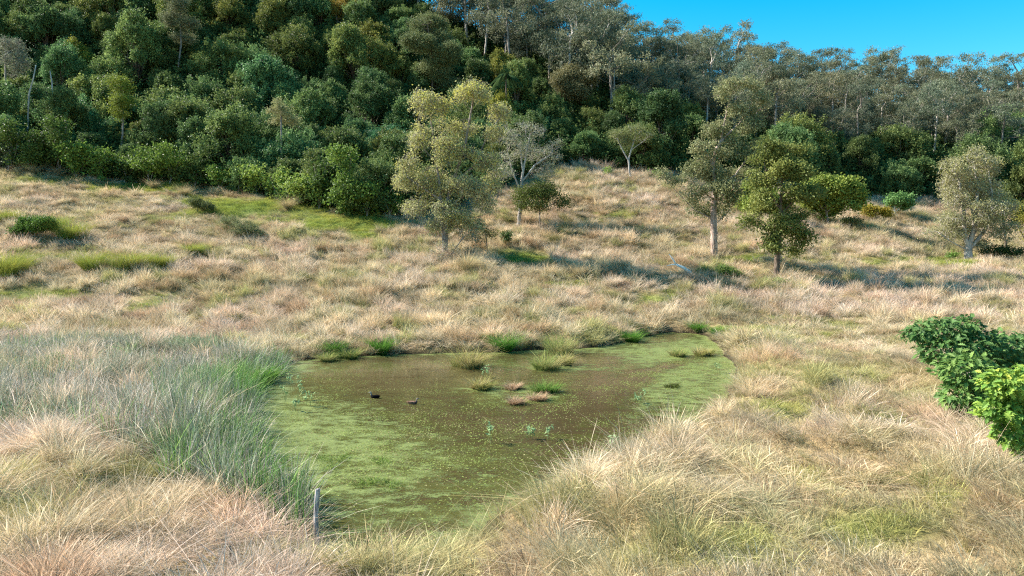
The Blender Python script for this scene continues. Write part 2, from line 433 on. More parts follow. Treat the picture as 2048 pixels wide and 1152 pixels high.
a = N.new('ShaderNodeAttribute'); a.attribute_name = 'col'
tc = N.new('ShaderNodeNewGeometry'); n1 = N.new('ShaderNodeTexNoise'); n1.inputs['Scale'].default_value = 3.5; n1.inputs['Detail'].default_value = 8; n1.inputs['Roughness'].default_value = .7
L.new(tc.outputs['Position'], n1.inputs['Vector'])
rp = N.new('ShaderNodeValToRGB'); rp.color_ramp.elements[0].position = .3; rp.color_ramp.elements[0].color = (.35, .34, .33, 1); rp.color_ramp.elements[1].position = .7; rp.color_ramp.elements[1].color = (1.4, 1.35, 1.25, 1)
L.new(n1.outputs['Fac'], rp.inputs[0])
mx = N.new('ShaderNodeMix'); mx.data_type = 'RGBA'; mx.blend_type = 'MULTIPLY'; mx.inputs[0].default_value = 1
L.new(a.outputs['Color'], mx.inputs[6]); L.new(rp.outputs[0], mx.inputs[7])
bp = N.new('ShaderNodeBump'); bp.inputs['Strength'].default_value = 1; bp.inputs['Distance'].default_value = .15; L.new(n1.outputs['Fac'], bp.inputs['Height'])
p = N.new('ShaderNodeBsdfPrincipled'); p.inputs['Roughness'].default_value = .95; p.inputs['Specular IOR Level'].default_value = .05
L.new(mx.outputs[2], p.inputs['Base Color']); L.new(bp.outputs[0], p.inputs['Normal'])
o = N.new('ShaderNodeOutputMaterial'); L.new(p.outputs[0], o.inputs[0]); M_ground = m
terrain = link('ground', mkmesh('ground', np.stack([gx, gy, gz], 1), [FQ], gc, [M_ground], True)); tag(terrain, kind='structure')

# water
m, N, L = mat('pond_water')
g = N.new('ShaderNodeNewGeometry')
mp = N.new('ShaderNodeMapping'); mp.inputs['Scale'].default_value = (1, 2.2, 1); L.new(g.outputs['Position'], mp.inputs[0])
n1 = N.new('ShaderNodeTexNoise'); n1.inputs['Scale'].default_value = 2.6; n1.inputs['Detail'].default_value = 5; L.new(mp.outputs[0], n1.inputs['Vector'])
b = N.new('ShaderNodeBump'); b.inputs['Strength'].default_value = .12; b.inputs['Distance'].default_value = .03; L.new(n1.outputs['Fac'], b.inputs['Height'])
n2 = N.new('ShaderNodeTexNoise'); n2.inputs['Scale'].default_value = .8; n2.inputs['Detail'].default_value = 6; L.new(g.outputs['Position'], n2.inputs['Vector'])
r = N.new('ShaderNodeValToRGB'); r.color_ramp.elements[0].color = (.035, .027, .012, 1); r.color_ramp.elements[1].color = (.085, .06, .028, 1); L.new(n2.outputs['Fac'], r.inputs[0])
p = N.new('ShaderNodeBsdfPrincipled'); p.inputs['Roughness'].default_value = .08; p.inputs['IOR'].default_value = 1.33
L.new(r.outputs[0], p.inputs['Base Color']); L.new(b.outputs[0], p.inputs['Normal'])
o = N.new('ShaderNodeOutputMaterial'); L.new(p.outputs[0], o.inputs[0]); M_water = m
wx, wy = np.meshgrid(np.arange(-20, 28, .3), np.arange(10, 60, .3)); wd = sdist(wx, wy)
def sheet(mask, z):
    idm = -np.ones(wx.shape, int); okq = mask[:-1, :-1] & mask[1:, :-1] & mask[:-1, 1:] & mask[1:, 1:]
    used = np.zeros(wx.shape, bool); used[:-1, :-1] |= okq; used[1:, :-1] |= okq; used[:-1, 1:] |= okq; used[1:, 1:] |= okq
    idm[used] = np.arange(used.sum())
    q = np.stack([idm[:-1, :-1][okq], idm[:-1, 1:][okq], idm[1:, 1:][okq], idm[1:, :-1][okq]], 1)
    return np.stack([wx[used], wy[used], np.full(used.sum(), z)], 1), q
V, q = sheet(wd < 1.2, 0.0)
water = link('water', mkmesh('water', V, [q], None, [M_water], True)); tag(water, kind='structure')

# floating duckweed and algae mat
V, q = sheet(wd < .6, .006)
dpx, dpy = project(V[:, 0], V[:, 1], V[:, 2]); dd = sdist(V[:, 0], V[:, 1])
green = np.full(len(V), .30); brown = np.full(len(V), .62)
for c, k in (((640, 860, 110, 60), .42), ((760, 900, 150, 60), .25), ((540, 850, 60, 160), .5), ((640, 960, 140, 70), .32), ((1370, 760, 110, 70), .55), ((1420, 700, 90, 30), .5), ((1320, 710, 80, 14), .5),
             ((1120, 736, 90, 8), .5), ((940, 728, 60, 6), .5), ((960, 775, 70, 12), .35), ((1080, 792, 100, 20), .35), ((850, 1010, 200, 70), .12), ((600, 735, 60, 14), .4), ((900, 700, 400, 6), .5),
             ((760, 765, 130, 28), -.45), ((900, 745, 150, 22), -.35), ((1000, 860, 150, 45), -.2), ((1180, 800, 60, 50), -.35), ((1340, 672, 60, 9), -.35), ((1190, 720, 60, 12), -.25), ((850, 820, 120, 30), -.15), ((1150, 900, 120, 60), -.12)):
    green += k * gauss(dpx, dpy, c)
for c, k in (((760, 760, 160, 30), .25), ((1190, 770, 40, 60), -.4), ((1150, 850, 180, 50), -.3), ((1270, 730, 70, 20), -.1), ((900, 840, 220, 30), -.22), ((1340, 672, 60, 10), .2)): brown += k * gauss(dpx, dpy, c)
green += .45 * sstep(-1.1, -.1, dd) * np.where(V[:, 0] < 20, 1, 1); brown += .3 * sstep(-1., 0, dd)
ch = np.array([water_hit(*p) for p in [(1500, 700), (1400, 712), (1290, 745), (1235, 775), (1205, 800), (1150, 820), (1080, 842)]])
cd = np.full(len(V), 9.)
for a_, b_ in zip(ch[:-1], ch[1:]):
    e = b_ - a_; t = np.clip(((V[:, 0] - a_[0]) * e[0] + (V[:, 1] - a_[1]) * e[1]) / (e @ e), 0, 1); cd = np.minimum(cd, np.hypot(V[:, 0] - a_[0] - t * e[0], V[:, 1] - a_[1] - t * e[1]))
cd = cd + (vn(V[:, 0], V[:, 1], 1.2, 44) - .5) * .8
green -= .8 * np.exp(-(cd / .75) ** 2); brown -= .5 * np.exp(-(cd / .6) ** 2)
green = np.where(green > .6, .6 + (green - .6) * .45, green)
olv = np.clip(1 - gauss(dpx, dpy, (780, 755, 190, 45)) - .8 * gauss(dpx, dpy, (1180, 725, 120, 25)), 0, 1); dcol = np.stack([np.clip(green, 0, 1), np.clip(brown, 0, 1), olv], 1)
m, N, L = mat('duckweed_mat')
a = N.new('ShaderNodeAttribute'); a.attribute_name = 'col'; sp = N.new('ShaderNodeSeparateColor'); L.new(a.outputs['Color'], sp.inputs[0])
g = N.new('ShaderNodeNewGeometry'); mp = N.new('ShaderNodeMapping'); mp.inputs['Scale'].default_value = (1, 1.7, 1); mp.inputs['Rotation'].default_value = (0, 0, .25); L.new(g.outputs['Position'], mp.inputs[0])
def noise(sc, det=4, ro=.6, vec=None):
    n = N.new('ShaderNodeTexNoise'); n.inputs['Scale'].default_value = sc; n.inputs['Detail'].default_value = det; n.inputs['Roughness'].default_value = ro; L.new(vec or mp.outputs[0], n.inputs['Vector']); return n.outputs['Fac']
def mth(op, a_, b_=None, c_=None):
    n = N.new('ShaderNodeMath'); n.operation = op
    for k, v in enumerate((a_, b_, c_)):
        if v is None: continue
        if hasattr(v, 'default_value') or hasattr(v, 'links'): L.new(v, n.inputs[k])
        else: n.inputs[k].default_value = v
    return n.outputs[0]
def ssn(x, lo, hi):
    n = N.new('ShaderNodeMapRange'); n.interpolation_type = 'SMOOTHSTEP'; n.inputs['From Min'].default_value = lo; n.inputs['From Max'].default_value = hi; L.new(x, n.inputs['Value']); return n.outputs[0]
nA = noise(1.1, 9, .72); nB = noise(7, 5, .7); nC = noise(22, 3, .6); nD = noise(.55, 4, .6)
nE = noise(9, 2, .5, g.outputs['Position']); fine = mth('ADD', mth('MULTIPLY', nB, .35), mth('MULTIPLY', nC, .65))
fld = mth('ADD', mth('MULTIPLY', nA, .5), mth('MULTIPLY', fine, .5))          # about .3 .. .7
gmask = ssn(mth('SUBTRACT', mth('ADD', sp.outputs[0], mth('MULTIPLY', mth('SUBTRACT', .5, fld), 5.5)), .5), -.12, .2)
bmask = ssn(mth('SUBTRACT', mth('ADD', sp.outputs[1], mth('ADD', mth('MULTIPLY', mth('SUBTRACT', noise(3.2, 9, .8), .5), 3.0), mth('MULTIPLY', mth('SUBTRACT', nD, .5), 2.2))), .5), -.08, .12)
rg_ = N.new('ShaderNodeValToRGB'); rg_.color_ramp.elements[0].color = (.075, .10, .02, 1); rg_.color_ramp.elements[0].position = .38; rg_.color_ramp.elements[1].color = (.255, .29, .08, 1); rg_.color_ramp.elements[1].position = .66; L.new(fine, rg_.inputs[0])
rb = N.new('ShaderNodeValToRGB'); rb.color_ramp.elements[0].color = (.05, .042, .015, 1); rb.color_ramp.elements[0].position = .35; rb.color_ramp.elements[1].color = (.23, .175, .085, 1); rb.color_ramp.elements[1].position = .68; L.new(fine, rb.inputs[0])
mc = N.new('ShaderNodeMix'); mc.data_type = 'RGBA'; ob = N.new('ShaderNodeMix'); ob.data_type = 'RGBA'; ob.blend_type = 'MULTIPLY'; L.new(sp.outputs[2], ob.inputs[0]); L.new(rb.outputs[0], ob.inputs[6]); ob.inputs[7].default_value = (.66, .86, .55, 1); L.new(gmask, mc.inputs[0]); L.new(ob.outputs[2], mc.inputs[6]); L.new(rg_.outputs[0], mc.inputs[7])
bp = N.new('ShaderNodeBump'); bp.inputs['Strength'].default_value = .15; bp.inputs['Distance'].default_value = .006; L.new(fine, bp.inputs['Height'])
rr_n = N.new('ShaderNodeMapRange'); rr_n.inputs['To Min'].default_value = .06; rr_n.inputs['To Max'].default_value = .5; L.new(gmask, rr_n.inputs['Value'])
p = N.new('ShaderNodeBsdfPrincipled'); L.new(rr_n.outputs[0], p.inputs['Roughness']); p.inputs['Specular IOR Level'].default_value = .5; L.new(mc.outputs[2], p.inputs['Base Color']); L.new(bp.outputs[0], p.inputs['Normal'])
tr = N.new('ShaderNodeBsdfTransparent'); ms = N.new('ShaderNodeMixShader'); L.new(mth('MAXIMUM', gmask, mth('MULTIPLY', bmask, .68)), ms.inputs[0]); L.new(tr.outputs[0], ms.inputs[1]); L.new(p.outputs[0], ms.inputs[2])
o = N.new('ShaderNodeOutputMaterial'); L.new(ms.outputs[0], o.inputs[0]); M_weed = m
weed = link('duckweed', mkmesh('duckweed', V, [q], dcol, [M_weed], True))
tag(weed, 'green duckweed and brown algae mat floating over the pond', 'duckweed', kind='stuff')

# ================================================================ GRASS (stuff, instanced tufts)
def blades(G, n, rbase, h0, h1, lean, curl, droop, wid, seg, rg, c0, c1, plume=0., bias=(0, 0)):
    th = rg.uniform(0, 2 * math.pi, n); rb = rbase * np.sqrt(rg.random(n)); h = rg.uniform(h0, h1, n)
    phi = th + rg.normal(size=n) * .7; ln = lean * rg.random(n) * 1.3; cu = curl * rg.random(n) * 1.5; dr = droop * rg.random(n)
    B = np.stack([rb * np.cos(th), rb * np.sin(th), np.full(n, -.05)], 1)
    dx, dy = np.cos(phi), np.sin(phi); w_ = rg.uniform(0, math.pi, n); sx, sy = np.cos(w_), np.sin(w_)
    t = np.linspace(0, 1, seg + 1)[None]
    hx = h[:, None] * (ln[:, None] * t + cu[:, None] * t ** 2.2); hz = h[:, None] * (t - dr[:, None] * t ** 2.5)
    X = B[:, :1] + dx[:, None] * hx + bias[0] * h[:, None] * t ** 1.5; Y_ = B[:, 1:2] + dy[:, None] * hx + bias[1] * h[:, None] * t ** 1.5; Z = B[:, 2:3] + hz
    wv = wid * rg.uniform(.6, 1.3, n)[:, None] * (1 - .85 * t ** 1.6)
    if plume > 0:
        pl = (rg.random(n) < plume)[:, None]; wv = np.where(pl & (t > .6), wid * (1.0 + .9 * (t > .7) - 1.5 * (t > .99)), wv)
    ctr = np.stack([X, Y_, Z], -1); off = np.stack([np.broadcast_to(sx[:, None], X.shape) * wv / 2, np.broadcast_to(sy[:, None], X.shape) * wv / 2, np.zeros_like(X)], -1)
    V = np.stack([ctr - off, ctr + off], 2).reshape(n, -1, 3)
    k = np.arange(seg) * 2; q_ = np.stack([k, k + 1, k + 3, k + 2], 1)
    Fc = (q_[None] + (np.arange(n) * 2 * (seg + 1))[:, None, None]).reshape(-1, 4)
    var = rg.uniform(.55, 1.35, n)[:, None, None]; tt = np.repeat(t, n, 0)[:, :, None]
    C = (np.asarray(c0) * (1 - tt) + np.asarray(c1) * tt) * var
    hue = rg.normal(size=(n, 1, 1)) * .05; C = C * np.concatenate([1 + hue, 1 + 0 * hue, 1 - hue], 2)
    C = np.repeat(C, 2, axis=1)
    G.add(V.reshape(-1, 3), Fc, C.reshape(-1, 3))
def tuft_set(name, fn, k):
    c = bpy.data.collections.new(name)
    for i in range(k):
        G = Geo(); fn(G, np.random.default_rng(100 + i * 7 + len(name)), i)
        c.objects.link(bpy.data.objects.new('%s_tuft_%02d' % (name, i), G.mesh(name, M_grass)))
    return c
def scatter(name, label, cat, P, rot, scl, tint, ids, coll, mat_=None):
    me = mkmesh(name, P, [])
    for nm, ty, arr in (('rot', 'FLOAT_VECTOR', rot), ('scl', 'FLOAT_VECTOR', scl)):
        me.attributes.new(nm, ty, 'POINT').data.foreach_set('vector', np.asarray(arr, np.float32).ravel())
    t = np.ones((len(P), 4), np.float32); t[:, :3] = tint; me.attributes.new('tint', 'FLOAT_COLOR', 'POINT').data.foreach_set('color', t.ravel())
    me.attributes.new('idx', 'INT', 'POINT').data.foreach_set('value', np.asarray(ids, np.int32))
    o = link(name, me); tag(o, label, cat, kind='stuff')
    ng = bpy.data.node_groups.new(name, 'GeometryNodeTree')
    ng.interface.new_socket('Geometry', in_out='INPUT', socket_type='NodeSocketGeometry'); ng.interface.new_socket('Geometry', in_out='OUTPUT', socket_type='NodeSocketGeometry')
    n_in = ng.nodes.new('NodeGroupInput'); n_out = ng.nodes.new('NodeGroupOutput')
    m2p = ng.nodes.new('GeometryNodeMeshToPoints'); iop = ng.nodes.new('GeometryNodeInstanceOnPoints'); ci = ng.nodes.new('GeometryNodeCollectionInfo')
    ci.inputs['Collection'].default_value = coll; ci.inputs['Separate Children'].default_value = True; ci.inputs['Reset Children'].default_value = True
    def na(nm, ty):
        a = ng.nodes.new('GeometryNodeInputNamedAttribute'); a.data_type = ty; a.inputs['Name'].default_value = nm; return a.outputs['Attribute']
    ng.links.new(n_in.outputs[0], m2p.inputs['Mesh']); ng.links.new(m2p.outputs['Points'], iop.inputs['Points']); ng.links.new(ci.outputs[0], iop.inputs['Instance'])
    iop.inputs['Pick Instance'].default_value = True
    ng.links.new(na('idx', 'INT'), iop.inputs['Instance Index'])
    e2r = ng.nodes.new('FunctionNodeEulerToRotation'); ng.links.new(na('rot', 'FLOAT_VECTOR'), e2r.inputs[0]); ng.links.new(e2r.outputs[0], iop.inputs['Rotation'])
    ng.links.new(na('scl', 'FLOAT_VECTOR'), iop.inputs['Scale'])
    ng.links.new(iop.outputs[0], n_out.inputs[0])
    md = o.modifiers.new('scatter', 'NODES'); md.node_group = ng
    return o

# tuft kinds; colours here multiply the tint of each instance
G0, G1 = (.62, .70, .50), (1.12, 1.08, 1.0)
def t_dry(G, rg, i):
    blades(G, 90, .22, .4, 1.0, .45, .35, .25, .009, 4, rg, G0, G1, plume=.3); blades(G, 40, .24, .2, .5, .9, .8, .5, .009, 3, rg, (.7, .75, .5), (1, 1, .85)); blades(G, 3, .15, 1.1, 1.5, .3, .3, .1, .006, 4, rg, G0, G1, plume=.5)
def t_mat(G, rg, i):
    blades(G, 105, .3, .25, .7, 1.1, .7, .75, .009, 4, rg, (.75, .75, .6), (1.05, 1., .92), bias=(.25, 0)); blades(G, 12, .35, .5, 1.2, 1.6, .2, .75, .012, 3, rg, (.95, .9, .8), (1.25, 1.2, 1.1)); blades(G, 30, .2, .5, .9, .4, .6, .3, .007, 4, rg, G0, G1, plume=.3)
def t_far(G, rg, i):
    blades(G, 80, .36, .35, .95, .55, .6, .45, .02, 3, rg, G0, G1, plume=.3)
def t_short(G, rg, i):
    blades(G, 80, .32, .08, .26, .8, .6, .4, .012, 2, rg, (.8, .8, .8), (1.1, 1.1, 1.0))
def t_rush(G, rg, i):
    blades(G, 20, .3, .9, 1.8, .16, .10, .02, .02, 3, rg, (.6, .75, .5), (.8, .85, .75)); blades(G, 8, .3, .9, 1.8, .2, .12, .02, .018, 3, rg, (1.1, 1.3, .9), (1.5, 1.5, 1.4)); blades(G, 10, .25, .7, 1.7, .6, .35, .2, .016, 3, rg, (2.4, 2.1, 2.0), (3.0, 2.6, 2.5))
C_dry = tuft_set('a_dry', t_dry, 6); C_mat = tuft_set('b_mat', t_mat, 6); C_far = tuft_set('c_far', t_far, 6); C_short = tuft_set('d_short', t_short, 5); C_rush = tuft_set('e_rush', t_rush, 5)

def cand(dens, y0, y1, seed, wide=.80):
    rg = np.random.default_rng(seed); ys = np.arange(y0, y1, .5); d = np.interp(ys, dens[0], dens[1]) * 2 * (wide * ys + 2)
    n = int(d.sum() * .5); y = rg.choice(ys, n, p=d / d.sum()) + rg.random(n) * .5; x = rg.uniform(-1, 1, n) * (wide * y + 2)
    return x, y, rg
def inpoly(px, py, poly):
    c = np.zeros(px.shape, bool); P = np.array(poly, float)
    for a, b in zip(P, np.roll(P, -1, 0)): c ^= ((a[1] > py) != (b[1] > py)) & (px < (b[0] - a[0]) * (py - a[1]) / (b[1] - a[1] + 1e-12) + a[0])
    return c
RUSH = [(-400, 705), (0, 700), (200, 690), (420, 702), (560, 728), (575, 742), (530, 790), (525, 850), (565, 930), (630, 1040), (600, 1090), (470, 1010), (250, 905), (60, 868), (-400, 870)]
PINK = np.array([.70, .555, .48]); STRAW = np.array([.68, .565, .42]); BROWN = np.array([.34, .24, .16]); OLIVE = np.array([.27, .28, .10]); GRASSG = np.array([.24, .32, .07]); YEL = np.array([.42, .41, .10]); GREY = np.array([.40, .36, .33])
def dry_tint(px, py, x, y, rg):
    n = len(x); a = vn(x, y, 5, 51)[:, None]; b = vn(x, y, 1.6, 52)[:, None]; c = vn(x, y, 9, 53)[:, None]
    pk = np.clip(a * 1.5 - .35 + .9 * gauss(px, py, (1650, 610, 420, 38))[:, None] - .3 * gauss(px, py, (1500, 850, 300, 200))[:, None], 0, 1)
    col = PINK * pk + STRAW * (1 - pk)
    br = np.clip((b - .55) * 2.2, 0, 1) * .6; col = col * (1 - br) + BROWN * br
    ol = np.clip((c - .6) * 1.3, 0, .3) + (rg.random((n, 1)) < .07) * .5; col = col * (1 - ol * .8) + OLIVE * ol * .8
    return col * rg.uniform(.82, 1.15, (n, 1))
def finish(x, y, rg, tilt=.12, lean=0., wind=0.):
    n = len(x); z = ground(x, y); rz = rg.uniform(0, 6.28, n)
    lx = rg.normal(size=n) * tilt + lean + wind * ((vn(x, y, 2.7, 91) - .5) * 2 + .25); ly = rg.normal(size=n) * tilt + wind * (vn(x, y, 2.3, 92) - .5) * 1.6
    wx_, wy_ = -ly, lx; c, s_ = np.cos(rz), np.sin(rz)
    return np.stack([x, y, z], 1), np.stack([wx_ * c + wy_ * s_, -wx_ * s_ + wy_ * c, rz], 1)

# tall dry grass
x, y, rg = cand(([9, 25, 60, 140], [15, 10, 5, 3]), 10.5, 140, 61)
rr_ = vn(x, y, 1.5, 63) * .6 + vn(x, y, .8, 64) * .4; kk_ = rr_ > rg.uniform(.2, .45, len(x)); x, y = x[kk_], y[kk_]
cd_, cr_ = cells(x + vn(x, y, 1.7, 5) * 1.2, y + vn(x, y, 1.7, 6) * 1.2, 1.6, 68); kk_ = rg.random(len(x)) < 1.2 - 1.0 * cd_; x, y = x[kk_], y[kk_]
d = sdist(x, y); z = ground(x, y); px, py = project(x, y, z)
gw_ = green_w(px, py, x, y); rush = inpoly(px + rg.normal(size=len(x)) * 12, py + rg.normal(size=len(x)) * 6, RUSH)
keep = (d > .25) & (y < edgeY(x, y) + rg.uniform(-1, 2, len(x))) & (rg.random(len(x)) > gw_ * 1.6) & ~((px > 1380) & (py > 660) & (rg.random(len(x)) < .3)) & (~rush | (rg.random(len(x)) < .3 + .5 * (vn(x, y, 3.3, 67) > .58) + .3 * (px < 330)))
x, y, d, px, py, gw_ = x[keep], y[keep], d[keep], px[keep], py[keep], gw_[keep]
P, rot = finish(x, y, rg, .16, 0, .5); n = len(x)
cd_, cr_ = cells(x + vn(x, y, 1.7, 5) * 1.2, y + vn(x, y, 1.7, 6) * 1.2, 1.6, 68); hs_ = (.2 + .95 * np.exp(-(cd_ / .5) ** 2) * (.5 + .8 * cr_[:, 3]) + .35 * vn(x, y, .8, 66)) * rg.uniform(.6, 1.3, n) * (1 - .14 * sstep(26, 14, y)) * (1 + .2 * sstep(40, 60, y)); hs_ *= 1 - .45 * sstep(75, 105, y) * (px < 1100)
hs_ *= 1 - .5 * gw_; hs_ *= np.where((px > 1380) & (py > 640), .8, 1)
ws = rg.uniform(.85, 1.3, n) * (1 + .25 * sstep(60, 120, y))
tint = dry_tint(px, py, x, y, rg); cc_ = cr_[:, 4:5]; tint = tint * (.82 + .36 * cr_[:, 3:4]) * np.where(cc_ < .14, [[.72, .8, .55]], np.where(cc_ < .26, [[.78, .69, .64]], np.where(cc_ > .8, [[1.08, 1.02, 1.0]], [[1., 1., 1.]])))
hs_ *= 1 - .5 * gauss(px, py, (900, 1120, 190, 75)) - .3 * gauss(px, py, (1250, 960, 220, 70)); hs_ *= np.where((d < .8) & (y < 34), .8, 1)
rb_ = sstep(980, 1150, px) * sstep(650, 700, py); bank_ = np.exp(-((d - 1.7) / 1.3) ** 2); tall_ = np.maximum.reduce([gauss(px, py, c) for c in ((1380, 1110, 90, 60), (1950, 980, 110, 60), (1700, 800, 80, 40), (1560, 960, 50, 30), (1230, 1000, 40, 20))]); hs_ *= 1 + rb_ * (-.42 + .62 * bank_ + .75 * tall_); tint = tint * (1 + (rb_ * bank_ * .10)[:, None]); olv_ = (rb_ * np.clip(1 - bank_ - tall_, 0, 1) * (cr_[:, 1] > .45) * .5)[:, None]; tint = tint * (1 - olv_) + np.array([.42, .42, .20]) * olv_
farm = y > 42
for nm, lab, sel, colls in (('dry_grass', 'tall tan dry grass covering the banks and paddock around the pond', ~farm, None),):
    ids = rg.integers(0, 12, n)
# one object: near and far tufts together
C_all = bpy.data.collections.new('grass_tufts')
for c in (C_dry, C_mat, C_far):
    for o_ in c.objects: C_all.objects.link(o_)
ids = np.where(farm, 12 + rg.integers(0, 6, n), rg.integers(0, 12, n))
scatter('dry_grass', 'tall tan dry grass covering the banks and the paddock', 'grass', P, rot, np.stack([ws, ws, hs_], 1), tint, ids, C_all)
print('dry', n)
# short green and straw grass
x, y, rg = cand(([9, 25, 60, 140], [16, 10, 5, 3.6]), 10.5, 140, 71)
d = sdist(x, y); z = ground(x, y); px, py = project(x, y, z); gw_ = green_w(px, py, x, y)
keep = (d > .05) & (y < edgeY(x, y) + 2) & (rg.random(len(x)) < .35 + .65 * gw_)
x, y, px, py, gw_ = x[keep], y[keep], px[keep], py[keep], gw_[keep]; n = len(x)
P, rot = finish(x, y, rg, .15)
s_ = rg.uniform(.8, 1.5, n) * (1 + .7 * sstep(30, 100, y)); hh = rg.uniform(.7, 1.6, n) * (1 + .3 * sstep(30, 100, y))
t_ = np.clip(gw_ * 1.3 + rg.normal(size=n) * .22, 0, 1)[:, None]; rt_ = ((py > 640) & (px > 700))[:, None]; t_ = t_ * np.where(rt_, .75, 1); k_ = vn(x, y, 4, 72)[:, None] * np.where(rt_, .5, 1)
tint = (GRASSG * k_ + YEL * (1 - k_)) * t_ + (np.array([.42, .34, .23]) * (1 + .4 * (rg.random((n, 1)) < .3))) * (1 - t_); tint = tint * rg.uniform(.8, 1.25, (n, 1))
scatter('short_grass', 'short green and straw grass between the taller dry clumps', 'grass', P, rot, np.stack([s_, s_, hh], 1), tint, rg.integers(0, 5, n), C_short)
print('short', n)
# rushes
x, y, rg = cand(([9, 25, 60], [11, 8, 7]), 13, 56, 81, .85)
z = ground(x, y); px, py = project(x, y, z); d = sdist(x, y)
wgt = inpoly(px + rg.normal(size=len(x)) * 9, py + rg.normal(size=len(x)) * 4, RUSH)
patch = vn(x, y, 2.4, 82) * .6 + vn(x, y, 5, 83) * .4 + .35 * gauss(px, py, (480, 850, 140, 110)) + .25 * gauss(px, py, (150, 690, 200, 25))
lf_ = (px < 330) & (py > 712) & (rg.random(len(x)) < .62)
keep = wgt & ~lf_ & (d > -.5) & (patch > .33) & ~((py < 735) & (py > 712) & (px < 430) & (px > 120) & (rg.random(len(x)) < .8))
x, y, px, py, d_ = x[keep], y[keep], px[keep], py[keep], d[keep]; n = len(x)
P, rot = finish(x, y, rg, .10, .03, .15); P[:, 2] = np.maximum(P[:, 2], -.1)
g1 = np.array([.155, .225, .125]); g2 = np.array([.31, .29, .26]); g3 = np.array([.14, .25, .07])
k_ = np.clip(vn(x, y, 2, 84) * 1.8 - .15 - .35 * gauss(px, py, (500, 850, 70, 200)) + .35 * gauss(px, py, (260, 800, 180, 70)), 0, 1)[:, None]
tint = (g1 * (1 - k_) + g2 * k_); k3 = (rg.random((n, 1)) < .08 + .35 * sstep(2., .2, d_)[:, None] + .3 * gauss(px, py, (500, 780, 40, 40))[:, None]); tint = np.where(k3, g3, tint) * rg.uniform(.8, 1.2, (n, 1))
hh = rg.uniform(.45, 1.05, n) * (.8 + .2 * sstep(40, 25, y)); s_ = rg.uniform(.9, 1.3, n) * (1 + .3 * sstep(30, 50, y))
scatter('rushes', 'blue green and grey rushes standing along the left shore', 'rushes', P, rot, np.stack([s_, s_, hh], 1), tint, rg.integers(0, 5, n), C_rush)
print('rush', n)

# floating leaflets on the weed
def t_fleck(G, rg, i):
    n = 16; pos = np.concatenate([rg.normal(size=(n, 2)) * .22, rg.uniform(.01, .035, (n, 1))], 1); leaves(G, pos, .052, .8, np.tile([[1., 1., 1.]], (n, 1)) * rg.uniform(.6, 1.3, (n, 1)), rg, up=3)
C_fl = tuft_set('g_fleck', t_fleck, 4)
rg = np.random.default_rng(88); x = rg.uniform(-15, 22, 60000); y = rg.uniform(14, 54, 60000); d = sdist(x, y); px, py = project(x, y, x * 0)
gg = .05 + .7 * gauss(px, py, (640, 860, 150, 80)) + .5 * gauss(px, py, (700, 950, 180, 60)) + .5 * gauss(px, py, (1370, 760, 110, 70)) + .5 * gauss(px, py, (1060, 790, 120, 18)) + .7 * sstep(-1., 0, d) + .25 * gauss(px, py, (1000, 900, 300, 90))
keep = (d < -.05) & (rg.random(len(x)) < gg * (.25 + 1.0 * sstep(.4, .65, vn(x, y, .9, 89)))); x, y = x[keep], y[keep]; n = len(x)
tint = np.where(rg.random((n, 1)) < .8, np.array([[.29, .35, .10]]), np.array([[.38, .34, .16]])) * rg.uniform(.6, 1.25, (n, 1)); s_ = rg.uniform(.7, 1.4, n)
scatter('floating_leaflets', 'tiny green leaflets floating on the pond weed', 'floating leaves', np.stack([x, y, 0 * x], 1), np.stack([0 * x, 0 * x, rg.uniform(0, 6.28, n)], 1), np.stack([s_, s_, s_ * .25], 1), tint, rg.integers(0, 4, n), C_fl)
print('fleck', n)
# ================================================================ INDIVIDUAL CLUMPS, PLANTS, POND LIFE
def clump(name, label, cat, px, py, fn, seed, s=1., group=None, base=None, z0=None):
    rg = np.random.default_rng(seed); G = Geo(); fn(G, rg, s)
    b = hit(px, py) if base is None else base
    if z0 is not None: b = np.array([*water_hit(px, py), z0])
    o = link(name, G.mesh(name, M_clump), None, b); o.rotation_euler.z = rg.uniform(0, 6.28); tag(o, label, cat, group); return o
def f_tuss(c0, c1, c2, n=200, r=.55, h=.6):
    n = n * 4; h = h * 1.7
    def f(G, rg, s):
        for k in range(5):
            g = Geo(); blades(g, int(n / 5), r * .5 * s, h * .4 * s, h * s, .5, .7, .5, .02, 3, rg, c0, c1 if k % 2 else c2, plume=.1)
            o = rg.normal(size=2) * r * .45 * s
            for V_, F_, C_ in zip(g.V, g.F, g.C): G.add(V_ + [o[0], o[1], 0], F_, C_)
    return f
TG = 'grass tussocks standing in the pond'
tan_t = f_tuss((.22, .22, .07), (.62, .47, .26), (.40, .38, .12)); pink_t = f_tuss((.3, .22, .12), (.62, .43, .30), (.52, .36, .22)); gr_t = f_tuss((.08, .16, .03), (.16, .30, .06), (.25, .33, .09)); mix_t = f_tuss((.14, .18, .05), (.58, .48, .22), (.28, .36, .09))
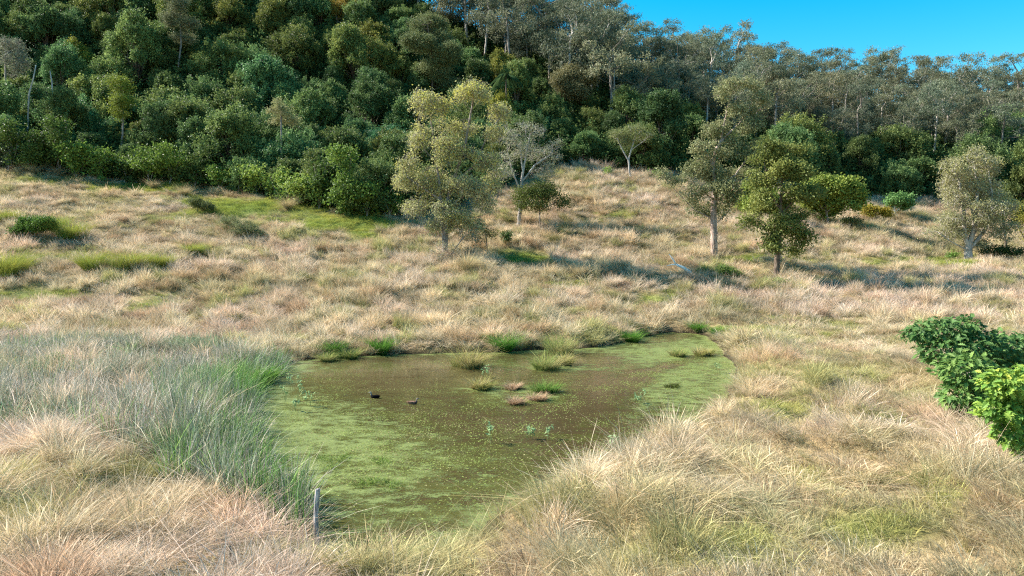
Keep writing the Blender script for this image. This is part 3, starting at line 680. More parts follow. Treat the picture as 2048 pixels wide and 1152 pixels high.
for lab, px, py, fn, s in (
    ('round tan and yellow grass tussock alone near the middle of the far shore', 940, 734, tan_t, 1.2),
    ('large yellow green grass tussock against the far bank', 1115, 705, mix_t, 1.2),
    ('low green and straw tussock just in front of the large one by the far bank', 1090, 738, mix_t, .9),
    ('small yellow tussock, rightmost of the low pair before the far bank', 1128, 730, tan_t, .7),
    ('upright bright green sedge tussock in mid pond', 1095, 784, gr_t, .55),
    ('sparse pinkish dry tussock left of the green sedge', 1028, 778, pink_t, .38),
    ('pinkish dry tussock, nearest the viewer of the mid pond group', 1030, 808, pink_t, .38),
    ('tan dry tussock directly below the green sedge', 1076, 800, pink_t, .38),
    ('thin straw tussock on the weed island left of the group', 965, 778, tan_t, .6),
    ('green and tan tussock near the right shore, left of two', 1358, 712, mix_t, .55),
    ('dry tan tussock near the right shore, right of two', 1412, 711, tan_t, .6),
    ('tiny yellow green tuft at the left end of the far shore', 655, 722, mix_t, .6),
    ('small yellow tuft beside the tiny one at the far left shore', 695, 716, mix_t, .75)):
    clump('grass_tussock', lab, 'grass tussock', px, py, fn, px + py, s * 1.25, TG, z0=-.02)
sedge = f_tuss((.05, .13, .02), (.13, .32, .05), (.20, .36, .06), 240, .4, .75)
for lab, px, py, s in (('vivid green sedge on the far bank left of the tan tussock', 762, 708, 1.15), ('wide vivid green sedge on the far bank right of the tan tussock', 1008, 702, 1.25),
                       ('bright green sedge at the left end of the far bank', 665, 710, .95), ('bright green sedge sprouting from the rushes at the left shore', 523, 768, 1.),
                       ('short green sedge in the inlet corner of the far bank', 1262, 684, .9), ('green sedge at the back of the inlet', 1395, 664, .8), ('pale green sedge right of the inlet', 1432, 672, .8)):
    clump('sedge_clump', lab, 'sedge', px, py, sedge, px, s, 'green sedge clumps along the shore')
lowg = f_tuss((.10, .17, .03), (.24, .33, .08), (.18, .26, .06), 60, .6, .18)
for lab, px, py, s in (('flat bright green shoots near the post, left patch', 648, 918, 1.), ('flat bright green shoots near the post, right patch', 697, 917, 1.1), ('green shoots closest to the wooden post', 665, 935, .9), ('green shoots right of the patches, mixed with straw', 760, 925, 1.1),
                       ('trailing green shoots lying in the near pond', 745, 965, 1.2), ('trailing green shoots right of the others in the near pond', 790, 970, 1.)):
    clump('water_grass', lab, 'water grass', px, py, lowg, px, s * .62, 'green shoots in the near left of the pond', z0=0)
def knot(G, rg, s):
    for k in range(rg.integers(2, 5)):
        a = rg.uniform(0, 6.28); l = rg.uniform(.35, .8) * s; P_ = np.array([[0, 0, -.05], [.05 * math.cos(a), .05 * math.sin(a), l * .4], [.25 * l * math.cos(a), .25 * l * math.sin(a), l]]) + np.append(rg.normal(size=2) * .12, 0)
        V_, F_ = path_tube(P_, [.008, .007, .004], 4); G.add(V_, F_, (.22, .28, .12))
        m_ = 9; t = rg.uniform(.4, 1, m_)[:, None]; pos = P_[1] * (1 - t) + P_[2] * t; leaves(G, pos + rg.normal(size=(m_, 3)) * .05, .2, .28, np.tile([[.30, .42, .20]], (m_, 1)), rg, 1.0)
for lab, px, py, s in (('pale green knotweed, leftmost of the cluster by the rushes', 572, 800, 1.), ('tall pale green knotweed at the back of the cluster by the rushes', 590, 782, 1.3), ('pale green knotweed in the middle of the cluster by the rushes', 608, 800, 1.2),
                       ('pale green knotweed, right front of the cluster by the rushes', 622, 812, 1.), ('pale green knotweed low in the duckweed below the cluster', 600, 822, .8), ('lone pale green knotweed in the near middle of the pond', 983, 886, 1.2), ('lone knotweed, left of the near pair', 1058, 878, .9),
                       ('lone knotweed, right of the near pair', 1095, 878, 1.), ('small knotweed in open dark water at right', 1280, 806, .8), ('knotweed at the right shore', 1438, 745, 1.2), ('knotweed just off the near right bank', 1235, 908, 1.1), ('flat green water plant left of the sparse pink tussock', 968, 755, .9)):
    clump('knotweed_plant', lab, 'water plant', px, py, knot, px, s * .9, 'knotweed plants standing in the pond', z0=0)
dark_p = f_tuss((.03, .05, .015), (.10, .11, .03), (.07, .09, .02), 140, .35, .12)
clump('water_weed', 'dark low weed patch floating near the right shore', 'water weed', 1342, 775, dark_p, 3, 1.1, z0=0)

# tufts that stand out in the paddock
tallt = f_tuss((.3, .27, .12), (.62, .48, .30), (.55, .42, .26), 150, .3, 1.25)
for lab, px, py, s in (('tall straw tuft at the shaded grass edge, centre left', 308, 378, .9), ('thin upright straw tuft left of the shrubs', 366, 392, 1.), ('tall tan tuft beside the forest shrubs', 575, 420, 1.3), ('bushy tan tuft under the shrub tips', 535, 380, 1.2),
                       ('straw tuft at the far left grass edge', 68, 350, 1.1), ('tall pale tuft before the weeping tree', 935, 545, 1.5), ('wind-bent straw tuft at left edge of shade', 120, 352, .9), ('short straw tuft above the trunk-base mound', 1245, 540, .8), ('lone pale tuft on the middle slope', 1158, 555, .9)):
    clump('straw_tuft', lab, 'grass tuft', px, py, tallt, px, s, 'tall straw tufts standing out on the slope')
yelt = f_tuss((.14, .18, .03), (.50, .47, .09), (.32, .38, .08), 420, .85, 1.1)
for lab, px, py, s in (('yellow green tussock right of the green bush at left', 150, 478, 1.5), ('yellow green tussock behind the green bush at left', 110, 462, 1.3), ('broad golden tussock at the left edge', 25, 552, 1.9), ('golden tussock on the left slope, left of two', 190, 540, 1.4), ('golden tussock on the left slope, right of two', 265, 538, 1.3),
                       ('small golden tussock on the left slope', 385, 510, .9), ('dark olive tussock right of the golden pair', 315, 535, 1.0), ('golden tussock at the far left edge above', 10, 445, 1.2)):
    clump('golden_tussock', lab, 'grass tussock', px, py, yelt, px + 9, s, 'golden green tussocks on the left slope')

# ducks
def duck(label, px, py, face, cb, cbr, ch_, seed):
    # spine rings: x forward, z up, half width, half height
    st = [(-.27, .10, .004, .004), (-.22, .085, .035, .02), (-.15, .06, .075, .055), (-.05, .045, .10, .085), (.06, .045, .098, .088), (.14, .065, .07, .075), (.175, .11, .042, .05), (.185, .16, .03, .034), (.19, .2, .028, .03), (.205, .235, .036, .034), (.235, .245, .036, .032), (.262, .24, .022, .02), (.275, .236, .006, .006)]
    A = np.array(st); P_ = np.stack([A[:, 0], 0 * A[:, 0], A[:, 1]], 1); d = unit(np.gradient(P_, axis=0)); k = 12; th = np.arange(k) / k * 2 * math.pi
    up = np.cross(d, [0, 1., 0]) * -1
    V = P_[:, None] + np.cos(th)[None, :, None] * np.array([0, 1., 0]) * A[:, 2][:, None, None] + np.sin(th)[None, :, None] * up[:, None] * A[:, 3][:, None, None]
    V = V.reshape(-1, 3); q = np.concatenate([np.stack([np.arange(k) + i * k, (np.arange(k) + 1) % k + i * k, (np.arange(k) + 1) % k + (i + 1) * k, np.arange(k) + (i + 1) * k], 1) for i in range(len(st) - 1)])
    c = np.zeros((len(st), 3)); c[:5] = cb; c[5:7] = cbr; c[7:] = ch_; C = np.repeat(c, k, 0)
    G = Geo(); G.add(V, q, C)
    b = np.array([*water_hit(px, py), .0]); e = bpy.data.objects.new('duck', None); COL.objects.link(e); e.location = b; e.rotation_euler.z = face; tag(e, label, 'duck', 'ducks swimming on the pond')
    o = link('body', G.mesh('duck_body', M_clump, True), e)
    G = Geo(); V_, F_ = path_tube([(.262, 0, .238), (.29, 0, .23), (.325, 0, .224)], [.015, .012, .007], 6); G.add(V_, F_, (.25, .23, .2)); link('bill', G.mesh('duck_bill', M_clump, True), e)
    for s in (-1, 1):
        G = Geo(); P2 = np.array([(.09, .085 * s, .075), (.02, .098 * s, .085), (-.08, .085 * s, .09), (-.17, .05 * s, .1), (-.25, .015 * s, .115)])
        V_, F_ = path_tube(P2, [.012, .045, .04, .025, .004], 8); V_ = V_ * [1, 1, 1]; V_[:, 1] = np.sign(s) * (np.abs(V_[:, 1]) * .55 + .038); G.add(V_, F_, np.array(cb) * .7); link('wing', G.mesh('duck_wing', M_clump, True), e)
    e.scale = (1., 1., 1.)
duck('black duck with a pale face, swimming to the left', 750, 796, R(165), (.012, .012, .014), (.02, .02, .02), (.35, .33, .3), 1)
duck('brown duck with a grey neck, swimming to the right', 825, 808, R(-8), (.34, .21, .15), (.16, .09, .07), (.30, .25, .22), 2)

# post and fallen branch
G = Geo(); rg = np.random.default_rng(5)
pb = hit(634, 1100); top = world(638, 978, pb[1]); hgt_ = top[2] - pb[2]
pts = [np.array([0, 0, -.3]), np.array([.0, 0, .3]), np.array([-.01, 0, hgt_ * .55]), np.array([.02, .0, hgt_ * .8]), np.array([.045, 0, hgt_])]
V, Fs = path_tube(pts, [.062, .058, .052, .056, .06], 10); V = V + rg.normal(size=V.shape) * .006; V[-11:, 2] += rg.normal(size=11) * .02
G.add(V, Fs, (1, 1, 1)); o = link('fence_post', G.mesh('fence_post', bark_mat('weathered_post', (.16, .13, .13), (.62, .56, .52), 22, .12)), None, pb); tag(o, 'old weathered wooden post standing in the near dry grass', 'post')
hb = hit(1362, 545); Yb = hb[1]
def wp(px, py, dy=0): return world(px, py, Yb + dy) - hb
e = bpy.data.objects.new('fallen_branch', None); COL.objects.link(e); e.location = hb + np.array([0, 0, .3]); tag(e, 'bleached white forked branch lying in the dry grass', 'branch')
G = Geo(); V, Fs = path_tube([wp(1388, 557) + [0, 0, -.15], wp(1378, 549), wp(1366, 541), wp(1352, 535)], [.2, .17, .15, .12], 8); G.add(V, Fs, (1, 1, 1)); link('stem', G.mesh('branch_stem', B_white, True), e)
for pp in ([(1352, 535), (1346, 525), (1338, 514)], [(1352, 535), (1344, 535), (1334, 537)]):
    G = Geo(); V, Fs = path_tube([wp(*q_) for q_ in pp], [.11, .07, .03], 6); G.add(V, Fs, (1, 1, 1)); link('fork', G.mesh('branch_fork', B_white, True), e)

# ================================================================ FEATURED TREES AND SHRUBS
YG1, YG2, GRY = (.38, .38, .11), (.24, .27, .08), (.42, .40, .28)
featured('weeping_tree', 'tall weeping tree with grey twigs and yellow green tips in the centre of the slope', 'tree', 890, 76,
    [(945, 188, 42, 26), (862, 212, 42, 32), (1000, 222, 28, 26), (838, 270, 24, 30), (925, 250, 36, 20), (990, 268, 30, 18), (830, 318, 30, 18), (898, 300, 44, 28), (960, 318, 38, 24), (808, 352, 30, 26), (865, 362, 50, 26), (935, 370, 48, 26), (835, 408, 44, 22), (900, 418, 50, 20), (968, 400, 26, 30), (985, 352, 24, 22), (880, 448, 46, 16), (945, 450, 30, 22)],
    [[(892, 505), (890, 460), (884, 430), (880, 380), (872, 310), (862, 240)], [(886, 425), (905, 370), (930, 290), (945, 210)], [(882, 400), (845, 375), (815, 355)], [(905, 370), (950, 330), (975, 270), (1000, 235)], [(890, 420), (930, 390), (965, 400)], [(876, 330), (850, 300), (838, 270)]],
    .36, B_grey, [(.24, .28, .08), (.40, .40, .22), (.38, .39, .11), (.50, .47, .28)], 11, dens=2.1, D=.45, dk=.48, di=5, nleaf=10, leaf=.24, lw=.5, spread=.3, twigs=7, twig_len=.85, twig_droop=.4, tipcol=(.62, .58, .10), rtip=.012, nocol=.2, droop=.3, tips=2, color=(1.14, 1.12, 1.2))
featured('weeping_undergrowth', 'drooping grey green shrub at the foot of the central weeping tree', 'shrub', 905, 74.5, [(900, 500, 40, 24), (935, 470, 30, 30), (875, 515, 28, 16), (955, 500, 24, 16)], [[(905, 530), (905, 505)], [(905, 505), (930, 470)], [(905, 510), (885, 510)]],
    .08, B_grey, [YG2, GRY, YG1], 12, dens=1.6, nleaf=10, leaf=.15, twigs=4, twig_len=.6, twig_droop=.3, rtip=.014, thr=.06, spread=.25, D=.35)
featured('dark_shrub', 'dark olive leafy shrub just right of the weeping tree trunk', 'shrub', 975, 77, [(975, 460, 24, 17), (955, 475, 15, 15)], [[(972, 505), (972, 470)]], .06, B_brown, [(.05, .06, .02), (.12, .13, .04)], 13, dens=1.5, nleaf=10, leaf=.2, spread=.3, D=.35, thr=.05)
featured('grey_tree', 'bare looking grey tree with pale limbs behind the weeping tree', 'tree', 1038, 92,
    [(1065, 258, 32, 22), (1020, 275, 28, 25), (1055, 300, 45, 28), (1105, 305, 24, 26), (1090, 335, 35, 22), (1010, 320, 26, 26), (1020, 350, 30, 18)],
    [[(1038, 425), (1042, 380), (1046, 345), (1052, 310), (1060, 270)], [(1042, 385), (1025, 345), (1015, 300)], [(1044, 365), (1070, 330), (1100, 310)], [(1046, 345), (1040, 300), (1025, 275)]],
    .30, B_pale, [(.26, .28, .15), (.38, .39, .24)], 14, dens=1.2, D=.5, dk=.6, di=5, nleaf=6, leaf=.22, twigs=6, twig_len=.8, rtip=.014, nocol=.2, spread=.35)
featured('green_shrub', 'dense green shrub under the grey tree with pale limbs', 'shrub', 1080, 90, [(1080, 385, 40, 25), (1050, 395, 30, 22), (1115, 405, 24, 14), (1065, 410, 40, 12)], [[(1075, 428), (1078, 395)], [(1075, 425), (1050, 398)], [(1075, 425), (1110, 405)]], .1, B_grey, [(.06, .09, .02), (.14, .17, .04), (.22, .24, .06)], 15, dens=1.5, nleaf=16, leaf=.24, spread=.4, thr=.06)
featured('slender_tree', 'slender white stemmed tree with a flat pale crown at the forest edge', 'tree', 1258, 121, [(1240, 268, 22, 14), (1268, 262, 26, 14), (1292, 272, 16, 12), (1255, 280, 30, 9)],
    [[(1258, 362), (1257, 320), (1262, 300), (1270, 275)], [(1257, 322), (1245, 300), (1235, 278)], [(1262, 300), (1285, 284), (1295, 275)]], .17, B_pale, [(.16, .20, .07), (.28, .30, .12)], 16, dens=1.6, nleaf=16, leaf=.22, twigs=2, rtip=.025, thr=.08, spread=.4)
featured('young_shrub', 'small bright green sapling left of the slender white stemmed tree', 'sapling', 1213, 119, [(1213, 340, 10, 13)], [[(1213, 362), (1213, 340)]], .05, B_pale, [(.16, .26, .05), (.26, .36, .08)], 17, dens=3, nleaf=12, leaf=.28, spread=.3, D=.3)
GO = [(.11, .13, .055), (.19, .21, .09), (.32, .32, .17)]
featured('tall_gum_tree', 'tallest gum tree in the paddock, pale straight trunk', 'tree', 1428, 80,
    [(1485, 165, 30, 16), (1450, 190, 30, 26), (1515, 190, 26, 24), (1480, 215, 36, 22), (1440, 255, 34, 26), (1500, 260, 30, 24), (1405, 295, 32, 22), (1455, 300, 34, 26), (1505, 305, 32, 26), (1395, 335, 38, 22), (1440, 350, 40, 24), (1500, 345, 30, 22), (1395, 385, 34, 22), (1445, 390, 40, 26), (1425, 425, 36, 22), (1385, 415, 20, 18), (1325, 352, 22, 15), (1350, 362, 20, 12)],
    [[(1428, 523), (1428, 470), (1427, 420), (1430, 370), (1425, 330), (1432, 300), (1450, 275), (1480, 245), (1500, 215)], [(1440, 290), (1450, 240), (1460, 195), (1482, 170)], [(1427, 400), (1390, 370), (1375, 340)], [(1427, 440), (1390, 420), (1350, 380), (1330, 358)], [(1430, 380), (1470, 350), (1500, 310)], [(1430, 450), (1455, 425), (1470, 400)], [(1425, 330), (1408, 300)], [(1495, 225), (1530, 218)]],
    .40, B_pink, GO, 18, dens=.95, D=.5, dk=.6, di=4.5, nleaf=13, leaf=.30, lw=.45, spread=.36, twigs=1, rtip=.014, nocol=.16, tips=3, color=(1.25, 1.22, 1.25), squash=.75)
featured('spreading_tree', 'dark trunked spreading tree right of the tallest gum', 'tree', 1553, 72,
    [(1560, 290, 40, 20), (1600, 305, 40, 24), (1530, 320, 36, 22), (1575, 340, 50, 26), (1620, 345, 24, 20), (1530, 365, 36, 22), (1590, 385, 50, 24), (1510, 400, 30, 26), (1550, 410, 46, 24), (1610, 425, 34, 24), (1500, 445, 26, 18), (1550, 455, 50, 22), (1605, 465, 30, 24), (1600, 500, 24, 18), (1535, 485, 30, 14)],
    [[(1553, 548), (1556, 500), (1560, 450), (1562, 400), (1565, 350), (1575, 300)], [(1556, 490), (1580, 460), (1605, 440)], [(1557, 480), (1530, 450), (1510, 430)], [(1560, 430), (1600, 390), (1620, 350)], [(1561, 420), (1535, 380), (1530, 330)], [(1556, 495), (1590, 490)]],
    .30, B_brown, [(.07, .09, .025), (.13, .16, .04), (.24, .26, .07)], 19, dens=.95, D=.48, dk=.6, di=4.5, nleaf=13, leaf=.31, lw=.5, spread=.36, rtip=.014, nocol=.08, squash=.7, tips=3, color=(1.35, 1.3, 1.3))
LG = [(.16, .20, .04), (.26, .32, .06), (.36, .42, .10)]
featured('light_green_tree', 'rounded lime green tree behind and right of the dark trunked tree', 'tree', 1655, 106, [(1650, 375, 50, 26), (1685, 395, 34, 30), (1620, 385, 30, 24), (1660, 410, 50, 20)], [[(1655, 448), (1652, 415), (1650, 380)], [(1653, 425), (1685, 395)], [(1653, 425), (1620, 390)]], .2, B_grey, LG, 20, dens=1.6, nleaf=16, leaf=.36, lw=.75, spread=.42, thr=.07)
featured('light_green_tree', 'rounded lime green tree behind the gap between the two paddock trees', 'tree', 1512, 104, [(1505, 385, 32, 20), (1530, 400, 30, 24), (1490, 410, 26, 18)], [[(1512, 452), (1512, 400)], [(1512, 425), (1490, 405)]], .18, B_grey, LG, 21, dens=1.5, nleaf=15, leaf=.34, lw=.75, spread=.42, thr=.07)
featured('round_green_tree', 'small domed bright green tree with white stems', 'tree', 1790, 119, [(1792, 398, 28, 13), (1805, 406, 20, 12)], [[(1782, 440), (1788, 420), (1792, 400)], [(1784, 432), (1803, 412)]], .14, B_white, [(.10, .20, .05), (.18, .32, .10)], 22, dens=3, nleaf=18, leaf=.32, lw=.8, spread=.35, thr=.08)
featured('orange_tinged_tree', 'small tree with orange tinged leaves beside the white stemmed dome', 'tree', 1748, 113, [(1740, 422, 20, 13), (1762, 424, 18, 12), (1775, 428, 14, 9)], [[(1750, 445), (1750, 425)], [(1750, 438), (1770, 426)]], .1, B_brown, [(.10, .13, .02), (.28, .25, .03), (.42, .25, .03)], 23, dens=3, nleaf=16, leaf=.28, lw=.6, spread=.3, thr=.08)
featured('low_bush', 'low green bush on the rise left of the orange tinged tree', 'shrub', 1695, 104, [(1700, 442, 26, 8)], [[(1695, 452), (1697, 442)]], .05, B_brown, [(.09, .11, .03), (.17, .19, .06)], 24, dens=3, nleaf=14, leaf=.24, spread=.3, D=.4, thr=.08)
featured('pale_weeping_tree', 'pale olive tree with a stout white trunk near the right edge', 'tree', 1937, 90,
    [(1945, 315, 28, 20), (1910, 340, 32, 30), (1975, 340, 30, 28), (1940, 365, 50, 30), (1985, 385, 32, 30), (1915, 395, 36, 28), (1965, 425, 46, 32), (1915, 470, 30, 16), (1960, 485, 30, 12), (1905, 440, 30, 26), (1940, 455, 44, 24), (1990, 460, 30, 26), (1875, 462, 22, 15)],
    [[(1937, 525), (1936, 500), (1930, 470), (1925, 400), (1915, 345)], [(1936, 500), (1950, 450), (1955, 380), (1948, 325)], [(1937, 502), (1970, 460), (1985, 400), (1978, 350)], [(1934, 500), (1905, 485), (1880, 468)], [(1950, 450), (1940, 400)]],
    .55, B_pale, [(.24, .25, .10), (.36, .35, .18), (.46, .43, .24)], 25, dens=2.6, D=.5, dk=.55, di=5, nleaf=10, leaf=.24, lw=.45, spread=.34, twigs=4, twig_len=.7, twig_droop=.2, rtip=.018, thr=.06, nocol=.1, tipcol=(.36, .34, .09))
featured('dark_leafy_bush', 'dark green bush right of the stout white trunk', 'shrub', 1995, 89, [(1985, 505, 24, 12), (2020, 505, 26, 11), (2000, 495, 22, 10)], [[(1995, 525), (1995, 508)], [(1995, 522), (2022, 506)]], .06, B_brown, [(.03, .06, .015), (.08, .12, .03)], 26, dens=2.5, nleaf=14, leaf=.25, spread=.3, D=.4, thr=.08)
featured('yellow_green_tree', 'yellow green tree cut off by the right edge', 'tree', 2052, 96, [(2048, 425, 22, 28), (2060, 450, 25, 32), (2040, 465, 18, 18)], [[(2055, 508), (2055, 450)], [(2055, 490), (2040, 460)]], .18, B_brown, [(.16, .17, .03), (.30, .29, .05), (.4, .38, .1)], 27, dens=1.6, nleaf=14, leaf=.25, spread=.35, thr=.07)
featured('twin_trunk_tree', 'small dull green tree with thin dark trunks at the right edge', 'tree', 2012, 98, [(2005, 400, 24, 22), (2025, 430, 20, 24), (1995, 440, 18, 16)], [[(2008, 498), (2006, 440), (2005, 400)], [(2012, 496), (2024, 440)]], .15, B_brown, [(.09, .12, .04), (.16, .19, .07)], 28, dens=1.4, nleaf=14, leaf=.25, spread=.38, thr=.07)
# broad leaf shrubs in the near right
def lobed(G, pos, dirv, nrm, L_, cols, rg):
    out = [(0, 0), (.22, .16), (.30, .42), (.42, .20), (.52, .46), (.62, .20), (.74, .32), (.8, .12), (1, 0)]
    prof = np.array(out + [(a, -b) for a, b in out[-2:0:-1]]) * [1, .72]; k = len(prof); n = len(pos)
    s = unit(np.cross(dirv, nrm)); nn = np.cross(s, dirv)
    rim = pos[:, None] + (prof[None, :, :1] * dirv[:, None] + prof[None, :, 1:] * s[:, None] + (prof[None, :, 1:] * 0 + np.abs(prof[None, :, 1:]) * .3 - prof[None, :, :1] ** 2 * .28) * nn[:, None]) * L_[:, None, None]
    ctr = pos + (dirv * .5 - nn * .07) * L_[:, None]; V = np.concatenate([rim, ctr[:, None]], 1).reshape(-1, 3)
    j = np.arange(k); tri = np.stack([j, (j + 1) % k, np.full(k, k)], 1); Fc = (tri[None] + (np.arange(n) * (k + 1))[:, None, None]).reshape(-1, 3)
    G.add(V, Fc, np.repeat(cols, k + 1, 0))
def broad_shrub(name, label, bpx, bpy, Y, blobs, pal, seed, L0=.30, n=900, depth=1.):
    rg = np.random.default_rng(seed); b = hit(bpx, bpy); Y = b[1]; s = Y / F; A = []; Ls = []
    tot = sum(q[2] * q[3] for q in blobs)
    for px, py, rx, ry in blobs:
        c = world(px, py, Y) - b + [0, rg.uniform(-.4, .4) * rx * s, 0]; rr = np.array([rx, rx * .8 * depth, ry]) * s
        A.append(ell(c, rr * .8, int(40 * rx * ry / tot * len(blobs)) + 10, rg)); Ls.append((c, rr, int(n * rx * ry / tot)))
    A = np.concatenate(A); P, par = colonise(A, [[np.zeros(3), A.mean(0) * .5]], .22, 1.6, .35, rg=rg); r, chn = radii(P, par, .05, .008)
    G = Geo(); i = np.where(par >= 0)[0]; V_, F_ = tubes(P[par[i]], P[i], r[par[i]], r[i], 5); G.add(V_, F_, (1, 1, 1)); tr_ = G.mesh(name + '_stem', B_grey, True)
    G = Geo(); pal = np.array(pal)
    for c, rr, m_ in Ls:
        d = unit(rg.normal(size=(m_, 3))); q = rg.uniform(.5, 1.0, m_) ** .5; pos = c + d * q[:, None] * rr * (1 + .12 * rg.normal(size=(m_, 1)))
        pos[:, 2] = np.maximum(pos[:, 2], .1)
        dv = unit(d * [1, 1, .2] + rg.normal(size=(m_, 3)) * .6 - [0, 0, .25]); nr = unit(np.array([-.25, -.25, 1.]) + rg.normal(size=(m_, 3)) * .35 + d * .3)
        k = rg.random(m_) * .6 + .4 * vn(pos[:, 0], pos[:, 2] * 2, .7, seed); k = np.clip(k, 0, .99) * (len(pal) - 1); k0 = k.astype(int); f = (k - k0)[:, None]
        col = pal[k0] * (1 - f) + pal[k0 + 1] * f
        lobed(G, pos, dv, nr, L0 * rg.uniform(.6, 1.25, m_), col * rg.uniform(.85, 1.2, (m_, 1)), rg)
    return place(name, label, 'shrub', b, tr_, G.mesh(name + '_leaves', M_bigleaf), 'broad leaved shrubs at the right edge', 'stem', 'leaves')
DG = [(.045, .10, .03), (.09, .18, .045), (.17, .28, .08)]; YGp = [(.08, .18, .04), (.15, .28, .05), (.26, .38, .06), (.50, .48, .07)]
broad_shrub('broad_leaf_shrub', 'dark green broad leaved shrub with the highest flat top, near right edge', 1900, 790, None, [(1895, 665, 58, 26), (1930, 652, 40, 18), (1840, 668, 32, 14), (1885, 700, 55, 28), (1960, 690, 50, 28), (1920, 735, 40, 26)], DG, 31, .26, 2600)
broad_shrub('broad_leaf_shrub', 'dark green broad leaved shrub behind, running off the right edge', 2020, 775, None, [(2000, 690, 45, 26), (2045, 700, 50, 30), (1990, 725, 40, 26), (2060, 740, 50, 36)], DG, 32, .26, 2200)
broad_shrub('broad_leaf_shrub', 'mid green broad leaved shrub in front of the dark flat topped one', 1965, 850, None, [(1935, 740, 56, 32), (1990, 765, 54, 34), (1915, 785, 44, 28), (1965, 812, 56, 34), (1990, 845, 40, 24)], [(.05, .12, .03), (.12, .22, .05), (.24, .34, .08)], 33, .24, 2600)
broad_shrub('broad_leaf_shrub', 'yellowing broad leaved shrub nearest the viewer at the right edge', 2046, 930, None, [(2005, 760, 50, 26), (2045, 765, 44, 34), (2060, 810, 50, 50), (2000, 815, 44, 26), (2030, 860, 36, 34), (2060, 900, 30, 30)], YGp, 34, .22, 2600)
featured('small_undershrub', 'dull olive shrub under the yellowing leaves at the right edge', 'shrub', 2020, 22, [(2010, 890, 40, 30), (2045, 900, 30, 34), (1985, 830, 26, 30)], [[(2020, 935), (2015, 900)], [(2020, 930), (2045, 905)]], .03, B_brown, [(.07, .10, .03), (.15, .18, .06)], 35, dens=16, nleaf=16, leaf=.09, spread=.10, D=.15, dk=.16, di=1.2, rtip=.004, thr=.03)
featured('small_dark_bush', 'small dark leafy bush at the bottom edge left of the post', 'shrub', 445, 12.8, [(440, 1138, 34, 12), (470, 1142, 20, 9)], [[(445, 1165), (445, 1145)]], .02, B_brown, [(.06, .09, .02), (.15, .19, .05)], 36, dens=40, nleaf=10, leaf=.06, lw=.5, spread=.06, D=.10, dk=.1, di=1, rtip=.003, thr=.03)
for k, (lab, bx, by, blobs, pal, leaf) in enumerate((
    ('low bright green bush at the foot of the tallest gum', 1430, 552, [(1410, 545, 22, 8), (1445, 542, 26, 10), (1470, 553, 18, 8)], [(.13, .19, .05), (.24, .32, .08)], .18),
    ('pale grey green bush on the left slope below the forest shrubs', 480, 478, [(450, 445, 26, 14), (490, 458, 34, 18), (520, 470, 20, 12)], [(.14, .17, .07), (.24, .26, .12)], .14),
    ('dark green leafy bush at left, among golden tussocks', 70, 480, [(65, 452, 40, 16), (100, 445, 22, 10), (40, 462, 24, 12)], [(.05, .11, .02), (.13, .22, .04)], .22),
    ('small dark bush on the upper left slope', 395, 425, [(392, 408, 22, 12), (420, 412, 14, 9)], [(.07, .10, .03), (.17, .19, .07)], .18),
    ('small dark green sapling right of the central weeping tree', 1012, 492, [(1012, 474, 9, 12)], [(.03, .07, .02), (.10, .16, .04)], .24),
    ('light green bush below the dark trunked tree', 1548, 570, [(1535, 562, 16, 6), (1558, 563, 14, 7)], [(.14, .24, .04), (.28, .38, .08)], .16),
    ('small olive bush on the middle slope', 1245, 472, [(1240, 466, 20, 6)], [(.10, .13, .04), (.18, .22, .07)], .16),
    ('tiny bright sapling in the left grass strip', 200, 366, [(200, 356, 8, 4)], [(.16, .26, .05), (.26, .38, .09)], .2),
    ('small leafy plant left of the stout white trunk', 1905, 520, [(1903, 512, 9, 7)], [(.10, .20, .04), (.2, .32, .07)], .22),
    ('tiny green plant between the fallen branch and the tallest gum', 1377, 530, [(1377, 522, 6, 8)], [(.14, .24, .04), (.26, .38, .08)], .2),
    ('dark leafy weed among the rushes at the left edge', 15, 800, [(12, 785, 16, 12)], [(.06, .12, .03), (.14, .22, .05)], .12),
    ('green leafy weed in the grey rushes', 215, 760, [(215, 748, 16, 10)], [(.14, .22, .04), (.26, .34, .08)], .11),
    ('tall leafy weed above the grey rushes', 115, 740, [(110, 715, 10, 20)], [(.10, .17, .04), (.2, .28, .07)], .12))):
    hb_ = hit(bx, by)
    featured('small_bush', lab, 'shrub', bx, hb_[1], blobs, [[(bx, by), (bx, blobs[0][1])]], .03, B_brown, pal, 40 + k, base=hb_, dens=5, nleaf=14, leaf=leaf, spread=leaf * 1.2, D=.25, dk=.28, di=3, rtip=.008, thr=.05, twigs=1, twig_len=.3)

